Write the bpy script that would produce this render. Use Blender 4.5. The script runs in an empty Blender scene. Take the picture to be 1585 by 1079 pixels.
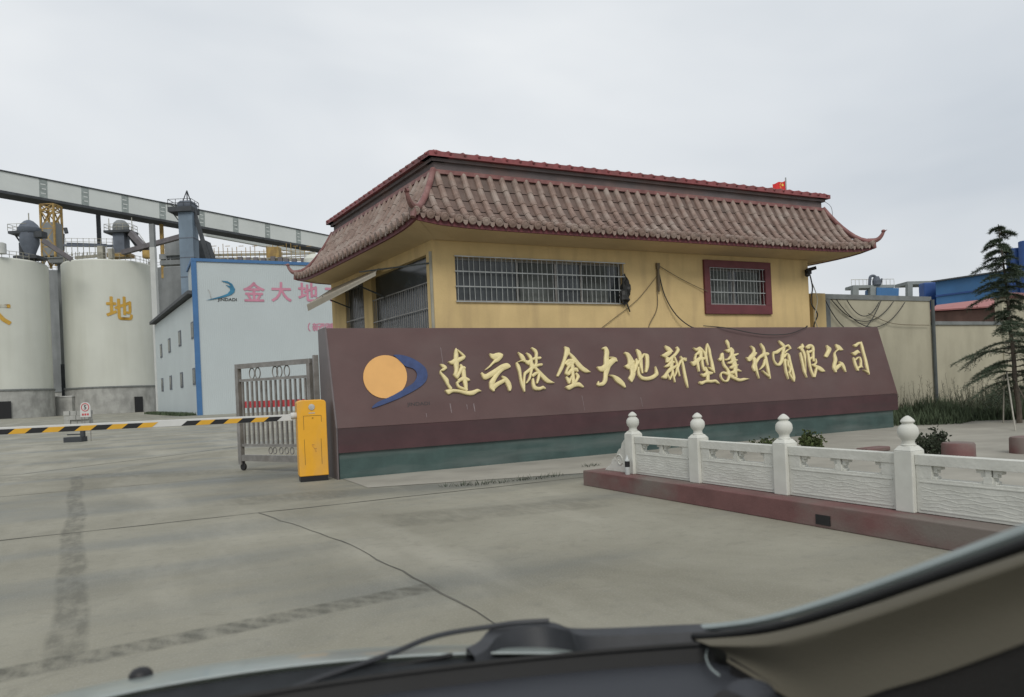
import bpy, bmesh, math, random
from mathutils import Vector, Matrix
R = math.radians
random.seed(7)
S = bpy.context.scene
COL = S.collection

# ------------------------------------------------------------------ camera
H = 1.4
FPX, CX, CY, ROLL = 1160.0, 792.5, 600.9, 0.043
YAW = R(63.1)
FW = Vector((math.cos(YAW), math.sin(YAW), 0))
RT = Vector((math.sin(YAW), -math.cos(YAW), 0))
UPV = Vector((0, 0, 1))
IX = math.cos(ROLL) * RT - math.sin(ROLL) * UPV
IU = math.sin(ROLL) * RT + math.cos(ROLL) * UPV
EYE = Vector((0, 0, H))
cam_d = bpy.data.cameras.new('camera')
cam = bpy.data.objects.new('camera', cam_d)
COL.objects.link(cam)
S.camera = cam
m = Matrix.Identity(4)
for i in range(3):
    m[i][0], m[i][1], m[i][2], m[i][3] = IX[i], IU[i], -FW[i], EYE[i]
cam.matrix_world = m
cam_d.sensor_width = 36
cam_d.lens = FPX / 1585 * 36
cam_d.shift_y = 61.4 / 1585
cam_d.clip_start = 0.02
cam_d.clip_end = 4000
cam_d.dof.use_dof = True          # focused on the sign wall, the car's own dashboard falls soft
cam_d.dof.focus_distance = 13.5
cam_d.dof.aperture_fstop = 4.0

def ray(x, y):
    return FW + IX * ((x - CX) / FPX) - IU * ((y - CY) / FPX)
def D_(x, y, d):          # world point seen in direction (x, y) at depth d metres
    return EYE + ray(x, y) * d
def G_(x, y, z=0.0):      # world point on the level z
    r = ray(x, y)
    return EYE + r * ((z - H) / r.z)

# ------------------------------------------------------------------ world and sun
S.view_settings.view_transform = 'Standard'
S.view_settings.look = 'None'
S.view_settings.gamma = 1
S.view_settings.exposure = 0.12
SUN_EL, SUN_AZ = R(42), R(200)      # azimuth clockwise from +Y
w = bpy.data.worlds.new('World')
S.world = w
w.use_nodes = True
nt = w.node_tree
nt.nodes.clear()
def N(t, tree=nt, **k):
    n = tree.nodes.new(t)
    for a, b in k.items():
        setattr(n, a, b)
    return n
out = N('ShaderNodeOutputWorld')
bg = N('ShaderNodeBackground')
bg.inputs[1].default_value = 0.1
sky = N('ShaderNodeTexSky', sky_type='NISHITA', sun_disc=False, sun_elevation=SUN_EL, sun_rotation=SUN_AZ)
tc = N('ShaderNodeTexCoord')
mp = N('ShaderNodeMapping')
mp.inputs['Scale'].default_value = (1.0, 1.0, 2.6)
ns = N('ShaderNodeTexNoise')
ns.inputs['Scale'].default_value = 1.5
ns.inputs['Detail'].default_value = 4
ns.inputs['Roughness'].default_value = 0.5
ns.inputs['Distortion'].default_value = 0.3
cr = N('ShaderNodeValToRGB')
cr.color_ramp.elements[0].position = 0.3
cr.color_ramp.elements[0].color = (5.55, 6.0, 6.5, 1)
cr.color_ramp.elements[1].position = 0.72
cr.color_ramp.elements[1].color = (7.75, 8.0, 8.2, 1)
mx = N('ShaderNodeMix', data_type='RGBA')
mx.inputs[0].default_value = 0.97
L = nt.links.new
L(tc.outputs['Generated'], mp.inputs[0]); L(mp.outputs[0], ns.inputs['Vector'])
L(ns.outputs[0], cr.inputs[0]); L(sky.outputs[0], mx.inputs[6]); L(cr.outputs[0], mx.inputs[7])
# the cloud sheet is duller towards the horizon
sep = N('ShaderNodeSeparateXYZ'); L(tc.outputs['Generated'], sep.inputs[0])
hr = N('ShaderNodeMapRange'); hr.inputs[1].default_value = 0.0; hr.inputs[2].default_value = 0.32
hr.inputs[3].default_value = 0.90; hr.inputs[4].default_value = 1.0; L(sep.outputs[2], hr.inputs[0])
sm = N('ShaderNodeVectorMath', operation='SCALE'); L(mx.outputs[2], sm.inputs[0]); L(hr.outputs[0], sm.inputs['Scale'])
L(sm.outputs[0], bg.inputs[0]); L(bg.outputs[0], out.inputs[0])
sd = bpy.data.lights.new('sun', 'SUN')
sd.energy = 1.5
sd.angle = R(25)
sd.color = (1, 0.97, 0.92)
so = bpy.data.objects.new('sun', sd)
COL.objects.link(so)
sdir = Vector((math.sin(SUN_AZ) * math.cos(SUN_EL), math.cos(SUN_AZ) * math.cos(SUN_EL), math.sin(SUN_EL)))
so.rotation_euler = sdir.to_track_quat('Z', 'Y').to_euler()
so.location = (0, 0, 60)

# ------------------------------------------------------------------ materials
def mat(name, col, rough=0.75, var=0.12, scale=3.0, bump=0.0, bscale=40.0, metal=0.0, spec=0.4, dirt=None,
        dirt_amt=0.35, dirt_scale=(1, 1, 1), dirt_lo=0.45, dirt_hi=0.7, wave=None, coat=0.0):
    M = bpy.data.materials.new(name)
    M.use_nodes = True
    t = M.node_tree
    b = t.nodes['Principled BSDF']
    b.inputs['Roughness'].default_value = rough
    b.inputs['Metallic'].default_value = metal
    b.inputs['Specular IOR Level'].default_value = spec
    b.inputs['Coat Weight'].default_value = coat
    c = t.nodes.new('ShaderNodeTexCoord')
    n1 = t.nodes.new('ShaderNodeTexNoise')
    n1.inputs['Scale'].default_value = scale
    n1.inputs['Detail'].default_value = 7
    n1.inputs['Roughness'].default_value = 0.6
    t.links.new(c.outputs['Object'], n1.inputs['Vector'])
    r = t.nodes.new('ShaderNodeValToRGB')
    r.color_ramp.elements[0].position = 0.3
    r.color_ramp.elements[1].position = 0.7
    r.color_ramp.elements[0].color = tuple(x * (1 - var) for x in col) + (1,)
    r.color_ramp.elements[1].color = tuple(min(1, x * (1 + var)) for x in col) + (1,)
    t.links.new(n1.outputs[0], r.inputs[0])
    last = r.outputs[0]
    if dirt:
        mpn = t.nodes.new('ShaderNodeMapping')
        mpn.inputs['Scale'].default_value = dirt_scale
        t.links.new(c.outputs['Object'], mpn.inputs[0])
        n2 = t.nodes.new('ShaderNodeTexNoise')
        n2.inputs['Scale'].default_value = 1.0
        n2.inputs['Detail'].default_value = 5
        t.links.new(mpn.outputs[0], n2.inputs['Vector'])
        mr = t.nodes.new('ShaderNodeMapRange')
        mr.inputs[1].default_value = dirt_lo
        mr.inputs[2].default_value = dirt_hi
        mr.inputs[4].default_value = dirt_amt
        t.links.new(n2.outputs[0], mr.inputs[0])
        mi = t.nodes.new('ShaderNodeMix')
        mi.data_type = 'RGBA'
        t.links.new(mr.outputs[0], mi.inputs[0])
        t.links.new(last, mi.inputs[6])
        mi.inputs[7].default_value = tuple(dirt) + (1,)
        last = mi.outputs[2]
    t.links.new(last, b.inputs['Base Color'])
    if bump:
        n3 = t.nodes.new('ShaderNodeTexNoise')
        n3.inputs['Scale'].default_value = bscale
        n3.inputs['Detail'].default_value = 4
        t.links.new(c.outputs['Object'], n3.inputs['Vector'])
        bp = t.nodes.new('ShaderNodeBump')
        bp.inputs['Strength'].default_value = bump
        bp.inputs['Distance'].default_value = 0.01
        t.links.new(n3.outputs[0], bp.inputs['Height'])
        t.links.new(bp.outputs[0], b.inputs['Normal'])
    if wave:      # corrugation: (axis, waves per metre, depth)
        wv = t.nodes.new('ShaderNodeTexWave')
        wv.bands_direction = wave[0]
        wv.inputs['Scale'].default_value = wave[1]
        t.links.new(c.outputs['Object'], wv.inputs['Vector'])
        bp = t.nodes.new('ShaderNodeBump')
        bp.inputs['Strength'].default_value = 0.7
        bp.inputs['Distance'].default_value = wave[2]
        t.links.new(wv.outputs[1], bp.inputs['Height'])
        t.links.new(bp.outputs[0], b.inputs['Normal'])
    return M

M = {}
M['yellow_wall'] = mat('yellow_wall', (0.60, 0.45, 0.225), 0.9, 0.10, 1.2, 0.3, 30, dirt=(0.36, 0.26, 0.15), dirt_amt=0.5, dirt_scale=(3, 3, 0.5), dirt_lo=0.5, dirt_hi=0.75, spec=0.1)
M['soffit'] = mat('soffit', (0.54, 0.42, 0.25), 0.9, 0.08, 1.2, spec=0.1)
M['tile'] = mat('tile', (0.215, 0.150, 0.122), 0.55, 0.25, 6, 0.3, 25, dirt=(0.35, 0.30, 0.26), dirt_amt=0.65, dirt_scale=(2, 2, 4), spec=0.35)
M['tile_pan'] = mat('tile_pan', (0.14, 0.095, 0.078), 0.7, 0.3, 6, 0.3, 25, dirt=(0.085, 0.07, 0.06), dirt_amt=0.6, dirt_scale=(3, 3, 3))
M['tile_red'] = mat('tile_red', (0.20, 0.085, 0.078), 0.55, 0.3, 6, 0.3, 25, dirt=(0.24, 0.16, 0.14), dirt_amt=0.5, dirt_scale=(3, 3, 3))
M['cap_red'] = mat('cap_red', (0.22, 0.062, 0.064), 0.55, 0.3, 5, dirt=(0.12, 0.07, 0.06), dirt_amt=0.5, dirt_scale=(2, 2, 2))
M['parapet'] = mat('parapet', (0.13, 0.11, 0.11), 0.9, 0.2, 3, 0.3, dirt=(0.2, 0.12, 0.1), dirt_amt=0.6, dirt_scale=(1, 1, 2))
M['red_paint'] = mat('red_paint', (0.13, 0.035, 0.04), 0.6, 0.15, 4)
M['granite'] = mat('granite', (0.097, 0.055, 0.051), 0.40, 0.10, 1.5, dirt=(0.118, 0.083, 0.076), dirt_amt=0.5, dirt_scale=(0.7, 0.7, 1.4), spec=0.35)
M['granite_dark'] = mat('granite_dark', (0.07, 0.033, 0.036), 0.45, 0.2, 2, dirt=(0.05, 0.035, 0.035), dirt_amt=0.6, dirt_scale=(0.5, 0.5, 3))
M['granite_end'] = mat('granite_end', (0.125, 0.105, 0.105), 0.5, 0.15, 2, dirt=(0.08, 0.07, 0.07), dirt_amt=0.5, dirt_scale=(3, 3, 0.6))
M['green_base'] = mat('green_base', (0.045, 0.078, 0.072), 0.6, 0.25, 2, 0.2, dirt=(0.14, 0.16, 0.15), dirt_amt=0.5, dirt_scale=(0.6, 0.6, 5))
M['gold'] = mat('gold', (0.66, 0.56, 0.29), 0.5, 0.10, 12, metal=0.0, spec=0.5)
M['orange'] = mat('orange', (0.66, 0.36, 0.12), 0.6, 0.05, 3)
M['blue_logo'] = mat('blue_logo', (0.03, 0.052, 0.14), 0.5, 0.2, 8)
M['black'] = mat('black', (0.012, 0.012, 0.013), 0.5, 0.2, 8)
M['dark_letter'] = mat('dark_letter', (0.03, 0.03, 0.03), 0.5, 0.2, 8)
M['glass'] = mat('glass', (0.035, 0.042, 0.045), 0.22, 0.5, 2.2, spec=0.6)
M['curtain'] = mat('curtain', (0.10, 0.11, 0.105), 0.9, 0.35, 1.5, wave=('X', 2.0, 0.05))
M['steel_bar'] = mat('steel_bar', (0.36, 0.37, 0.36), 0.4, 0.2, 5, metal=0.5)
M['gate_steel'] = mat('gate_steel', (0.25, 0.24, 0.225), 0.45, 0.25, 5, metal=0.35, dirt=(0.12, 0.10, 0.08), dirt_amt=0.4, dirt_scale=(4, 4, 4))
M['red_band'] = mat('red_band', (0.5, 0.06, 0.07), 0.6, 0.15, 4)
M['box_yellow'] = mat('box_yellow', (0.72, 0.36, 0.025), 0.42, 0.06, 3, dirt=(0.50, 0.30, 0.12), dirt_amt=0.7, dirt_scale=(3, 3, 1.4), dirt_lo=0.45, dirt_hi=0.8)
M['stripe_yellow'] = mat('stripe_yellow', (0.62, 0.34, 0.03), 0.45, 0.1, 4)
M['white_paint'] = mat('white_paint', (0.55, 0.55, 0.53), 0.5, 0.06, 4)
M['label_grey'] = mat('label_grey', (0.4, 0.4, 0.38), 0.5, 0.2, 20)
M['marble'] = mat('marble', (0.56, 0.56, 0.51), 0.65, 0.08, 4, 0.0, dirt=(0.42, 0.42, 0.37), dirt_amt=0.5, dirt_scale=(3, 3, 3))
M['marble_carved'] = mat('marble_carved', (0.55, 0.55, 0.50), 0.7, 0.08, 5, 0.45, 30, dirt=(0.43, 0.43, 0.38), dirt_amt=0.4, dirt_scale=(2.5, 2.5, 9))
M['plinth_red'] = mat('plinth_red', (0.15, 0.072, 0.068), 0.7, 0.2, 2.5, 0.3, dirt=(0.17, 0.15, 0.13), dirt_amt=0.9, dirt_scale=(1.5, 1.1, 2), dirt_lo=0.42, dirt_hi=0.62)
M['yard_wall'] = mat('yard_wall', (0.40, 0.37, 0.275), 0.9, 0.08, 1, 0.2, dirt=(0.27, 0.25, 0.18), dirt_amt=0.5, dirt_scale=(1.5, 1.5, 0.5))
M['coping'] = mat('coping', (0.17, 0.18, 0.175), 0.85, 0.2, 3, 0.3)
M['pipe_dark'] = mat('pipe_dark', (0.07, 0.08, 0.08), 0.7, 0.2, 3)
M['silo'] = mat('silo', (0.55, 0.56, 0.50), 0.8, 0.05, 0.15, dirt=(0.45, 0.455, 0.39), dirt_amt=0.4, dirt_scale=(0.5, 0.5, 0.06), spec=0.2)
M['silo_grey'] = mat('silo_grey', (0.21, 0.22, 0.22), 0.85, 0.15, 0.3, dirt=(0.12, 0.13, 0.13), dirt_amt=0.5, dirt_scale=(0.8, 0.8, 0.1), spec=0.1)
M['concrete_base'] = mat('concrete_base', (0.37, 0.37, 0.345), 0.9, 0.2, 0.6, dirt=(0.16, 0.16, 0.15), dirt_amt=0.5, dirt_scale=(0.8, 0.8, 0.4), spec=0.1)
M['silo_char'] = mat('silo_char', (0.50, 0.30, 0.05), 0.7, 0.1, 2)
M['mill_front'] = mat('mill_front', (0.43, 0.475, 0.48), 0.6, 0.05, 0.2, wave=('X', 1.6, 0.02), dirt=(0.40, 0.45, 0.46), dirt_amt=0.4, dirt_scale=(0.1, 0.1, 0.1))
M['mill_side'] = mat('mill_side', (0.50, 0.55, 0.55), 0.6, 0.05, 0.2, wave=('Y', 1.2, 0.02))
M['blue_trim'] = mat('blue_trim', (0.05, 0.14, 0.30), 0.5, 0.1, 1)
M['pink_letter'] = mat('pink_letter', (0.47, 0.20, 0.27), 0.6, 0.15, 1)
M['logo_teal'] = mat('logo_teal', (0.03, 0.16, 0.27), 0.5, 0.4, 0.8)
M['mill_roof'] = mat('mill_roof', (0.08, 0.085, 0.09), 0.8, 0.2, 1)
M['gallery'] = mat('gallery', (0.53, 0.555, 0.535), 0.7, 0.05, 0.2)
M['gallery_band'] = mat('gallery_band', (0.24, 0.27, 0.26), 0.7, 0.25, 1.2)
M['steel_grey'] = mat('steel_grey', (0.10, 0.115, 0.14), 0.7, 0.25, 0.6)
M['steel_blue'] = mat('steel_blue', (0.16, 0.21, 0.26), 0.65, 0.15, 0.4, dirt=(0.10, 0.13, 0.16), dirt_amt=0.5, dirt_scale=(0.6, 0.6, 0.2))
M['steel_dark'] = mat('steel_dark', (0.05, 0.055, 0.06), 0.8, 0.3, 0.6)
M['rust_yellow'] = mat('rust_yellow', (0.33, 0.22, 0.07), 0.7, 0.35, 1.0, dirt=(0.16, 0.10, 0.05), dirt_amt=0.6, dirt_scale=(0.8, 0.8, 0.8))
M['rail_pale'] = mat('rail_pale', (0.30, 0.29, 0.24), 0.7, 0.3, 1.0)
M['chute'] = mat('chute', (0.13, 0.12, 0.125), 0.7, 0.3, 0.6)
M['pipe_white'] = mat('pipe_white', (0.46, 0.47, 0.45), 0.6, 0.1, 0.5)
M['flag_red'] = mat('flag_red', (0.62, 0.03, 0.03), 0.7, 0.1, 3)
M['flag_star'] = mat('flag_star', (0.8, 0.6, 0.1), 0.6, 0.05, 3)
M['blue_sheet'] = mat('blue_sheet', (0.045, 0.14, 0.30), 0.6, 0.12, 0.6, wave=('X', 1.5, 0.02), dirt=(0.07, 0.15, 0.26), dirt_amt=0.5, dirt_scale=(0.4, 0.4, 0.6))
M['blue_dark'] = mat('blue_dark', (0.025, 0.07, 0.22), 0.55, 0.15, 0.5)
M['red_roof'] = mat('red_roof', (0.38, 0.15, 0.14), 0.75, 0.25, 1.0, dirt=(0.25, 0.12, 0.11), dirt_amt=0.6, dirt_scale=(1, 1, 1))
M['brick_brown'] = mat('brick_brown', (0.13, 0.075, 0.06), 0.9, 0.3, 1.5)
M['far_concrete'] = mat('far_concrete', (0.22, 0.24, 0.235), 0.9, 0.15, 0.5)
M['awning'] = mat('awning', (0.36, 0.32, 0.25), 0.6, 0.15, 2, dirt=(0.22, 0.18, 0.13), dirt_amt=0.5, dirt_scale=(2, 2, 2))
M['cable'] = mat('cable', (0.025, 0.025, 0.024), 0.6, 0.2, 5)
M['cable_faded'] = mat('cable_faded', (0.14, 0.11, 0.07), 0.7, 0.2, 5)
M['bark'] = mat('bark', (0.085, 0.07, 0.055), 0.9, 0.3, 12, 0.8, 30)
M['needle'] = mat('needle', (0.075, 0.10, 0.066), 0.75, 0.45, 2.5, spec=0.25)
M['leaf'] = mat('leaf', (0.065, 0.085, 0.03), 0.7, 0.5, 5, spec=0.25)
M['leaf_dark'] = mat('leaf_dark', (0.05, 0.062, 0.04), 0.75, 0.5, 5, spec=0.25)
M['grass'] = mat('grass', (0.072, 0.095, 0.055), 0.85, 0.5, 2.5, spec=0.2)
M['dry_stem'] = mat('dry_stem', (0.085, 0.09, 0.062), 0.85, 0.4, 3, spec=0.2)
M['wood_pale'] = mat('wood_pale', (0.30, 0.285, 0.24), 0.8, 0.15, 6)
M['bonnet'] = mat('bonnet', (0.30, 0.34, 0.32), 0.30, 0.02, 2, metal=0.3, spec=0.5, coat=0.3)
M['cowl'] = mat('cowl', (0.012, 0.014, 0.016), 0.6, 0.3, 30)
M['dash'] = mat('dash', (0.035, 0.038, 0.045), 0.65, 0.05, 3, 0.25, 500, spec=0.4)
M['trim_beige'] = mat('trim_beige', (0.115, 0.103, 0.075), 0.8, 0.03, 3, 0.15, 300, spec=0.3)
M['trim_dark'] = mat('trim_dark', (0.022, 0.02, 0.018), 0.75, 0.1, 5, 0.2, 300)
M['seal'] = mat('seal', (0.006, 0.006, 0.006), 0.6, 0.2, 20)
M['edge_grey'] = mat('edge_grey', (0.27, 0.31, 0.30), 0.35, 0.1, 5, spec=0.5)
M['wiper'] = mat('wiper', (0.03, 0.032, 0.036), 0.5, 0.2, 20)
M['rubber'] = mat('rubber', (0.015, 0.015, 0.015), 0.8, 0.2, 20)
M['plastic_clear'] = mat('plastic_clear', (0.45, 0.47, 0.46), 0.2, 0.1, 20, spec=0.6)
M['pavement'] = mat('pavement', (0.31, 0.295, 0.25), 0.9, 0.12, 1.2, 0.3, dirt=(0.2, 0.19, 0.16), dirt_amt=0.6, dirt_scale=(0.8, 0.8, 1))
M['roofing'] = mat('roofing', (0.2, 0.2, 0.2), 0.9, 0.2, 2)
gm = bpy.data.materials.new('clear_glass')
gm.use_nodes = True
gt = gm.node_tree
gt.nodes.clear()
tr = gt.nodes.new('ShaderNodeBsdfTransparent')
go = gt.nodes.new('ShaderNodeOutputMaterial')
gt.links.new(tr.outputs[0], go.inputs[0])
M['clear_glass'] = gm

# road concrete: stains, worn patches, tyre tracks and long dark spills
def road_material():
    X = bpy.data.materials.new('road_concrete')
    X.use_nodes = True
    t = X.node_tree
    b = t.nodes['Principled BSDF']
    b.inputs['Specular IOR Level'].default_value = 0.35
    c = t.nodes.new('ShaderNodeTexCoord')
    def noise(scale, detail=5, rough=0.55, vec=None, sc=None, dist=0.0):
        n = t.nodes.new('ShaderNodeTexNoise')
        n.inputs['Scale'].default_value = scale
        n.inputs['Detail'].default_value = detail
        n.inputs['Roughness'].default_value = rough
        n.inputs['Distortion'].default_value = dist
        if sc:
            q = t.nodes.new('ShaderNodeMapping')
            q.inputs['Scale'].default_value = sc
            q.inputs['Rotation'].default_value = (0, 0, R(sc[3]) if len(sc) > 3 else 0)
            t.links.new(c.outputs['Object'], q.inputs[0])
            t.links.new(q.outputs[0], n.inputs['Vector'])
        else:
            t.links.new(c.outputs['Object'], n.inputs['Vector'])
        return n.outputs[0]
    def rng(s, a, b_, lo, hi):
        n = t.nodes.new('ShaderNodeMapRange')
        for i, v in enumerate((a, b_, lo, hi)):
            n.inputs[i + 1].default_value = v
        t.links.new(s, n.inputs[0])
        return n.outputs[0]
    def mth(op, a, b_=None):
        n = t.nodes.new('ShaderNodeMath')
        n.operation = op
        for i, v in enumerate((a, b_)):
            if v is None: continue
            if isinstance(v, (int, float)): n.inputs[i].default_value = v
            else: t.links.new(v, n.inputs[i])
        return n.outputs[0]
    def mix(f, a, col):
        n = t.nodes.new('ShaderNodeMix')
        n.data_type = 'RGBA'
        t.links.new(f, n.inputs[0]); t.links.new(a, n.inputs[6])
        n.inputs[7].default_value = tuple(col) + (1,)
        return n.outputs[2]
    r = t.nodes.new('ShaderNodeValToRGB')
    r.color_ramp.elements[0].position = 0.32
    r.color_ramp.elements[0].color = (0.182, 0.172, 0.130, 1)
    r.color_ramp.elements[1].position = 0.68
    r.color_ramp.elements[1].color = (0.305, 0.291, 0.232, 1)
    t.links.new(noise(0.35, 8, 0.62, dist=0.4), r.inputs[0])
    col = r.outputs[0]
    col = mix(rng(noise(1.0, 5, 0.5, sc=(0.16, 0.55, 1)), 0.48, 0.66, 0, 0.75), col, (0.125, 0.135, 0.125))
    col = mix(rng(noise(1.0, 6, 0.6, sc=(0.5, 0.12, 1)), 0.5, 0.7, 0, 0.6), col, (0.40, 0.38, 0.315))
    col = mix(rng(noise(9.0, 3, 0.5), 0.55, 0.8, 0, 0.35), col, (0.14, 0.135, 0.115))
    col = mix(rng(noise(70.0, 2, 0.5), 0.5, 0.75, 0, 0.35), col, (0.36, 0.35, 0.31))
    col = mix(rng(noise(2.2, 6, 0.7, dist=1.0), 0.58, 0.75, 0, 0.45), col, (0.15, 0.14, 0.11))
    sx = t.nodes.new('ShaderNodeSeparateXYZ')
    t.links.new(c.outputs['Object'], sx.inputs[0])
    wob = noise(0.6, 3, 0.5)
    grain = noise(1.0, 5, 0.65, sc=(9, 3, 1))
    def band(p, q, width, strength, tread=0.0, wobf=0.8):
        nonlocal col
        dx, dy = q[0] - p[0], q[1] - p[1]
        l = math.hypot(dx, dy)
        dx, dy = dx / l, dy / l
        u = mth('ADD', mth('MULTIPLY', mth('SUBTRACT', sx.outputs[0], p[0]), dx), mth('MULTIPLY', mth('SUBTRACT', sx.outputs[1], p[1]), dy))
        v = mth('ADD', mth('MULTIPLY', mth('SUBTRACT', sx.outputs[0], p[0]), -dy), mth('MULTIPLY', mth('SUBTRACT', sx.outputs[1], p[1]), dx))
        v = mth('ADD', v, mth('MULTIPLY', mth('SUBTRACT', wob, 0.5), width * wobf))
        f = rng(mth('ABSOLUTE', v), width * 0.42, width * 0.62, 1, 0)
        f = mth('MULTIPLY', f, rng(u, 0.0, 0.4, 0, 1))
        f = mth('MULTIPLY', f, rng(u, l - 0.12, l, 1, 0))
        f = mth('MULTIPLY', f, rng(grain, 0.38, 0.6, 0.25, 1))
        if tread:
            s = mth('SINE', mth('MULTIPLY', mth('ADD', u, mth('MULTIPLY', v, 0.7)), 2 * math.pi / tread))
            f = mth('MULTIPLY', f, rng(s, -0.8, 0.6, 0.62, 1))
        f = mth('MULTIPLY', f, strength)
        col = mix(f, col, (0.085, 0.083, 0.065))
    band((-0.36, 4.6), (-1.05, 17.5), 0.20, 0.6)
    band((-1.1, 16.8), (1.6, 21.5), 0.45, 0.3)
    band((-2.6, 4.55), (1.95, 5.10), 0.24, 0.85, 0.15, 0.2)
    band((-6, 20.5), (5.0, 13.6), 0.9, 0.35)
    band((0.9, 11.2), (2.7, 10.5), 0.9, 0.4)
    band((2.2, 8.0), (5.0, 7.6), 0.8, 0.35)
    t.links.new(col, b.inputs['Base Color'])
    t.links.new(rng(noise(1.0, 5, 0.5, sc=(0.16, 0.55, 1)), 0.45, 0.7, 0.8, 0.5), b.inputs['Roughness'])
    bp = t.nodes.new('ShaderNodeBump')
    bp.inputs['Strength'].default_value = 0.25
    bp.inputs['Distance'].default_value = 0.01
    t.links.new(noise(25, 5, 0.7), bp.inputs['Height'])
    t.links.new(bp.outputs[0], b.inputs['Normal'])
    return X
M['road'] = road_material()

# ------------------------------------------------------------------ mesh building
class MB:
    def __init__(s):
        s.v = []; s.f = []
    def add(s, vs, fs):
        o = len(s.v)
        s.v += [Vector(p) for p in vs]
        s.f += [tuple(i + o for i in f) for f in fs]
        return s
    def box(s, x0, x1, y0, y1, z0, z1):
        return s.obox(((x0 + x1) / 2, (y0 + y1) / 2, (z0 + z1) / 2), (abs(x1 - x0) / 2, 0, 0), (0, abs(y1 - y0) / 2, 0), (0, 0, abs(z1 - z0) / 2))
    def obox(s, c, a, b, d):
        c, a, b, d = Vector(c), Vector(a), Vector(b), Vector(d)
        vs = [c + i * a + j * b + k * d for k in (-1, 1) for j in (-1, 1) for i in (-1, 1)]
        return s.add(vs, [(0, 2, 3, 1), (4, 5, 7, 6), (0, 1, 5, 4), (2, 6, 7, 3), (0, 4, 6, 2), (1, 3, 7, 5)])
    def beam(s, p, q, w, h, up=(0, 0, 1)):     # rectangular bar from p to q
        p, q, up = Vector(p), Vector(q), Vector(up)
        d = (q - p)
        n = d.normalized()
        sd_ = n.cross(up)
        if sd_.length < 1e-4: sd_ = n.cross(Vector((1, 0, 0)))
        sd_.normalize()
        u = sd_.cross(n)
        return s.obox((p + q) / 2, d / 2, sd_ * w / 2, u * h / 2)
    def prism(s, pts, off):
        off = Vector(off)
        n = len(pts)
        vs = [Vector(p) for p in pts] + [Vector(p) + off for p in pts]
        fs = [tuple(range(n)), tuple(range(2 * n - 1, n - 1, -1))]
        fs += [(i, i + n, (i + 1) % n + n, (i + 1) % n) for i in range(n)]
        return s.add(vs, fs)
    def tube(s, pts, r, n=8, caps=True, flat=1.0):
        pts = [Vector(p) for p in pts]
        rr = r if isinstance(r, (list, tuple)) else [r] * len(pts)
        vs, fs = [], []
        prev = None
        for i, p in enumerate(pts):
            d = (pts[min(i + 1, len(pts) - 1)] - pts[max(i - 1, 0)])
            d = d.normalized() if d.length > 1e-9 else Vector((0, 0, 1))
            if prev is None:
                a = d.cross(Vector((0, 0, 1)))
                if a.length < 1e-3: a = d.cross(Vector((1, 0, 0)))
            else:
                a = prev - d * prev.dot(d)
            a.normalize(); prev = a
            b = d.cross(a)
            for k in range(n):
                t = 2 * math.pi * k / n
                vs.append(p + (a * math.cos(t) + b * math.sin(t) * flat) * rr[i])
        for i in range(len(pts) - 1):
            for k in range(n):
                fs.append((i * n + k, i * n + (k + 1) % n, (i + 1) * n + (k + 1) % n, (i + 1) * n + k))
        if caps:
            fs.append(tuple(range(n - 1, -1, -1)))
            fs.append(tuple((len(pts) - 1) * n + k for k in range(n)))
        return s.add(vs, fs)
    def lathe(s, c, prof, n=24, axes=None):
        c = Vector(c)
        ax = axes or (Vector((1, 0, 0)), Vector((0, 1, 0)), Vector((0, 0, 1)))
        vs, fs = [], []
        for r, z in prof:
            for k in range(n):
                t = 2 * math.pi * k / n
                vs.append(c + ax[0] * r * math.cos(t) + ax[1] * r * math.sin(t) + ax[2] * z)
        for i in range(len(prof) - 1):
            for k in range(n):
                fs.append((i * n + k, i * n + (k + 1) % n, (i + 1) * n + (k + 1) % n, (i + 1) * n + k))
        fs.append(tuple(range(n - 1, -1, -1)))
        fs.append(tuple((len(prof) - 1) * n + k for k in range(n)))
        return s.add(vs, fs)
    def grid(s, fn, nu, nv):
        vs = [fn(i / nu, j / nv) for j in range(nv + 1) for i in range(nu + 1)]
        fs = [(j * (nu + 1) + i, j * (nu + 1) + i + 1, (j + 1) * (nu + 1) + i + 1, (j + 1) * (nu + 1) + i) for j in range(nv) for i in range(nu)]
        return s.add(vs, fs)
    def blob(s, c, rx, ry, rz, n=12, noise=0.0, rnd=random):
        c = Vector(c)
        vs, fs = [], []
        m_ = n // 2
        for j in range(m_ + 1):
            ph = math.pi * j / m_
            for i in range(n):
                th = 2 * math.pi * i / n
                q = 1 + (rnd.random() - 0.5) * noise
                vs.append(c + Vector((rx * math.sin(ph) * math.cos(th) * q, ry * math.sin(ph) * math.sin(th) * q, rz * math.cos(ph) * q)))
        for j in range(m_):
            for i in range(n):
                fs.append((j * n + i, (j + 1) * n + i, (j + 1) * n + (i + 1) % n, j * n + (i + 1) % n))
        return s.add(vs, fs)
    def build(s, name, mt, parent=None, smooth=False, bevel=0.0):
        off = parent.matrix_world_loc if hasattr(parent, 'matrix_world_loc') else WL.get(parent.name, Vector((0, 0, 0))) if parent else Vector((0, 0, 0))
        me = bpy.data.meshes.new(name)
        me.from_pydata([tuple(p - off) for p in s.v], [], s.f)
        me.validate()
        bm = bmesh.new(); bm.from_mesh(me)
        bmesh.ops.recalc_face_normals(bm, faces=bm.faces)
        bm.to_mesh(me); bm.free()
        me.materials.append(M[mt])
        if smooth:
            for p in me.polygons: p.use_smooth = True
        o = bpy.data.objects.new(name, me)
        COL.objects.link(o)
        if parent: o.parent = parent
        WL[o.name] = off
        if smooth:
            try:
                me.shade_auto_smooth = True
            except Exception: pass
            es = o.modifiers.new('split', 'EDGE_SPLIT'); es.split_angle = R(40)
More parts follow.
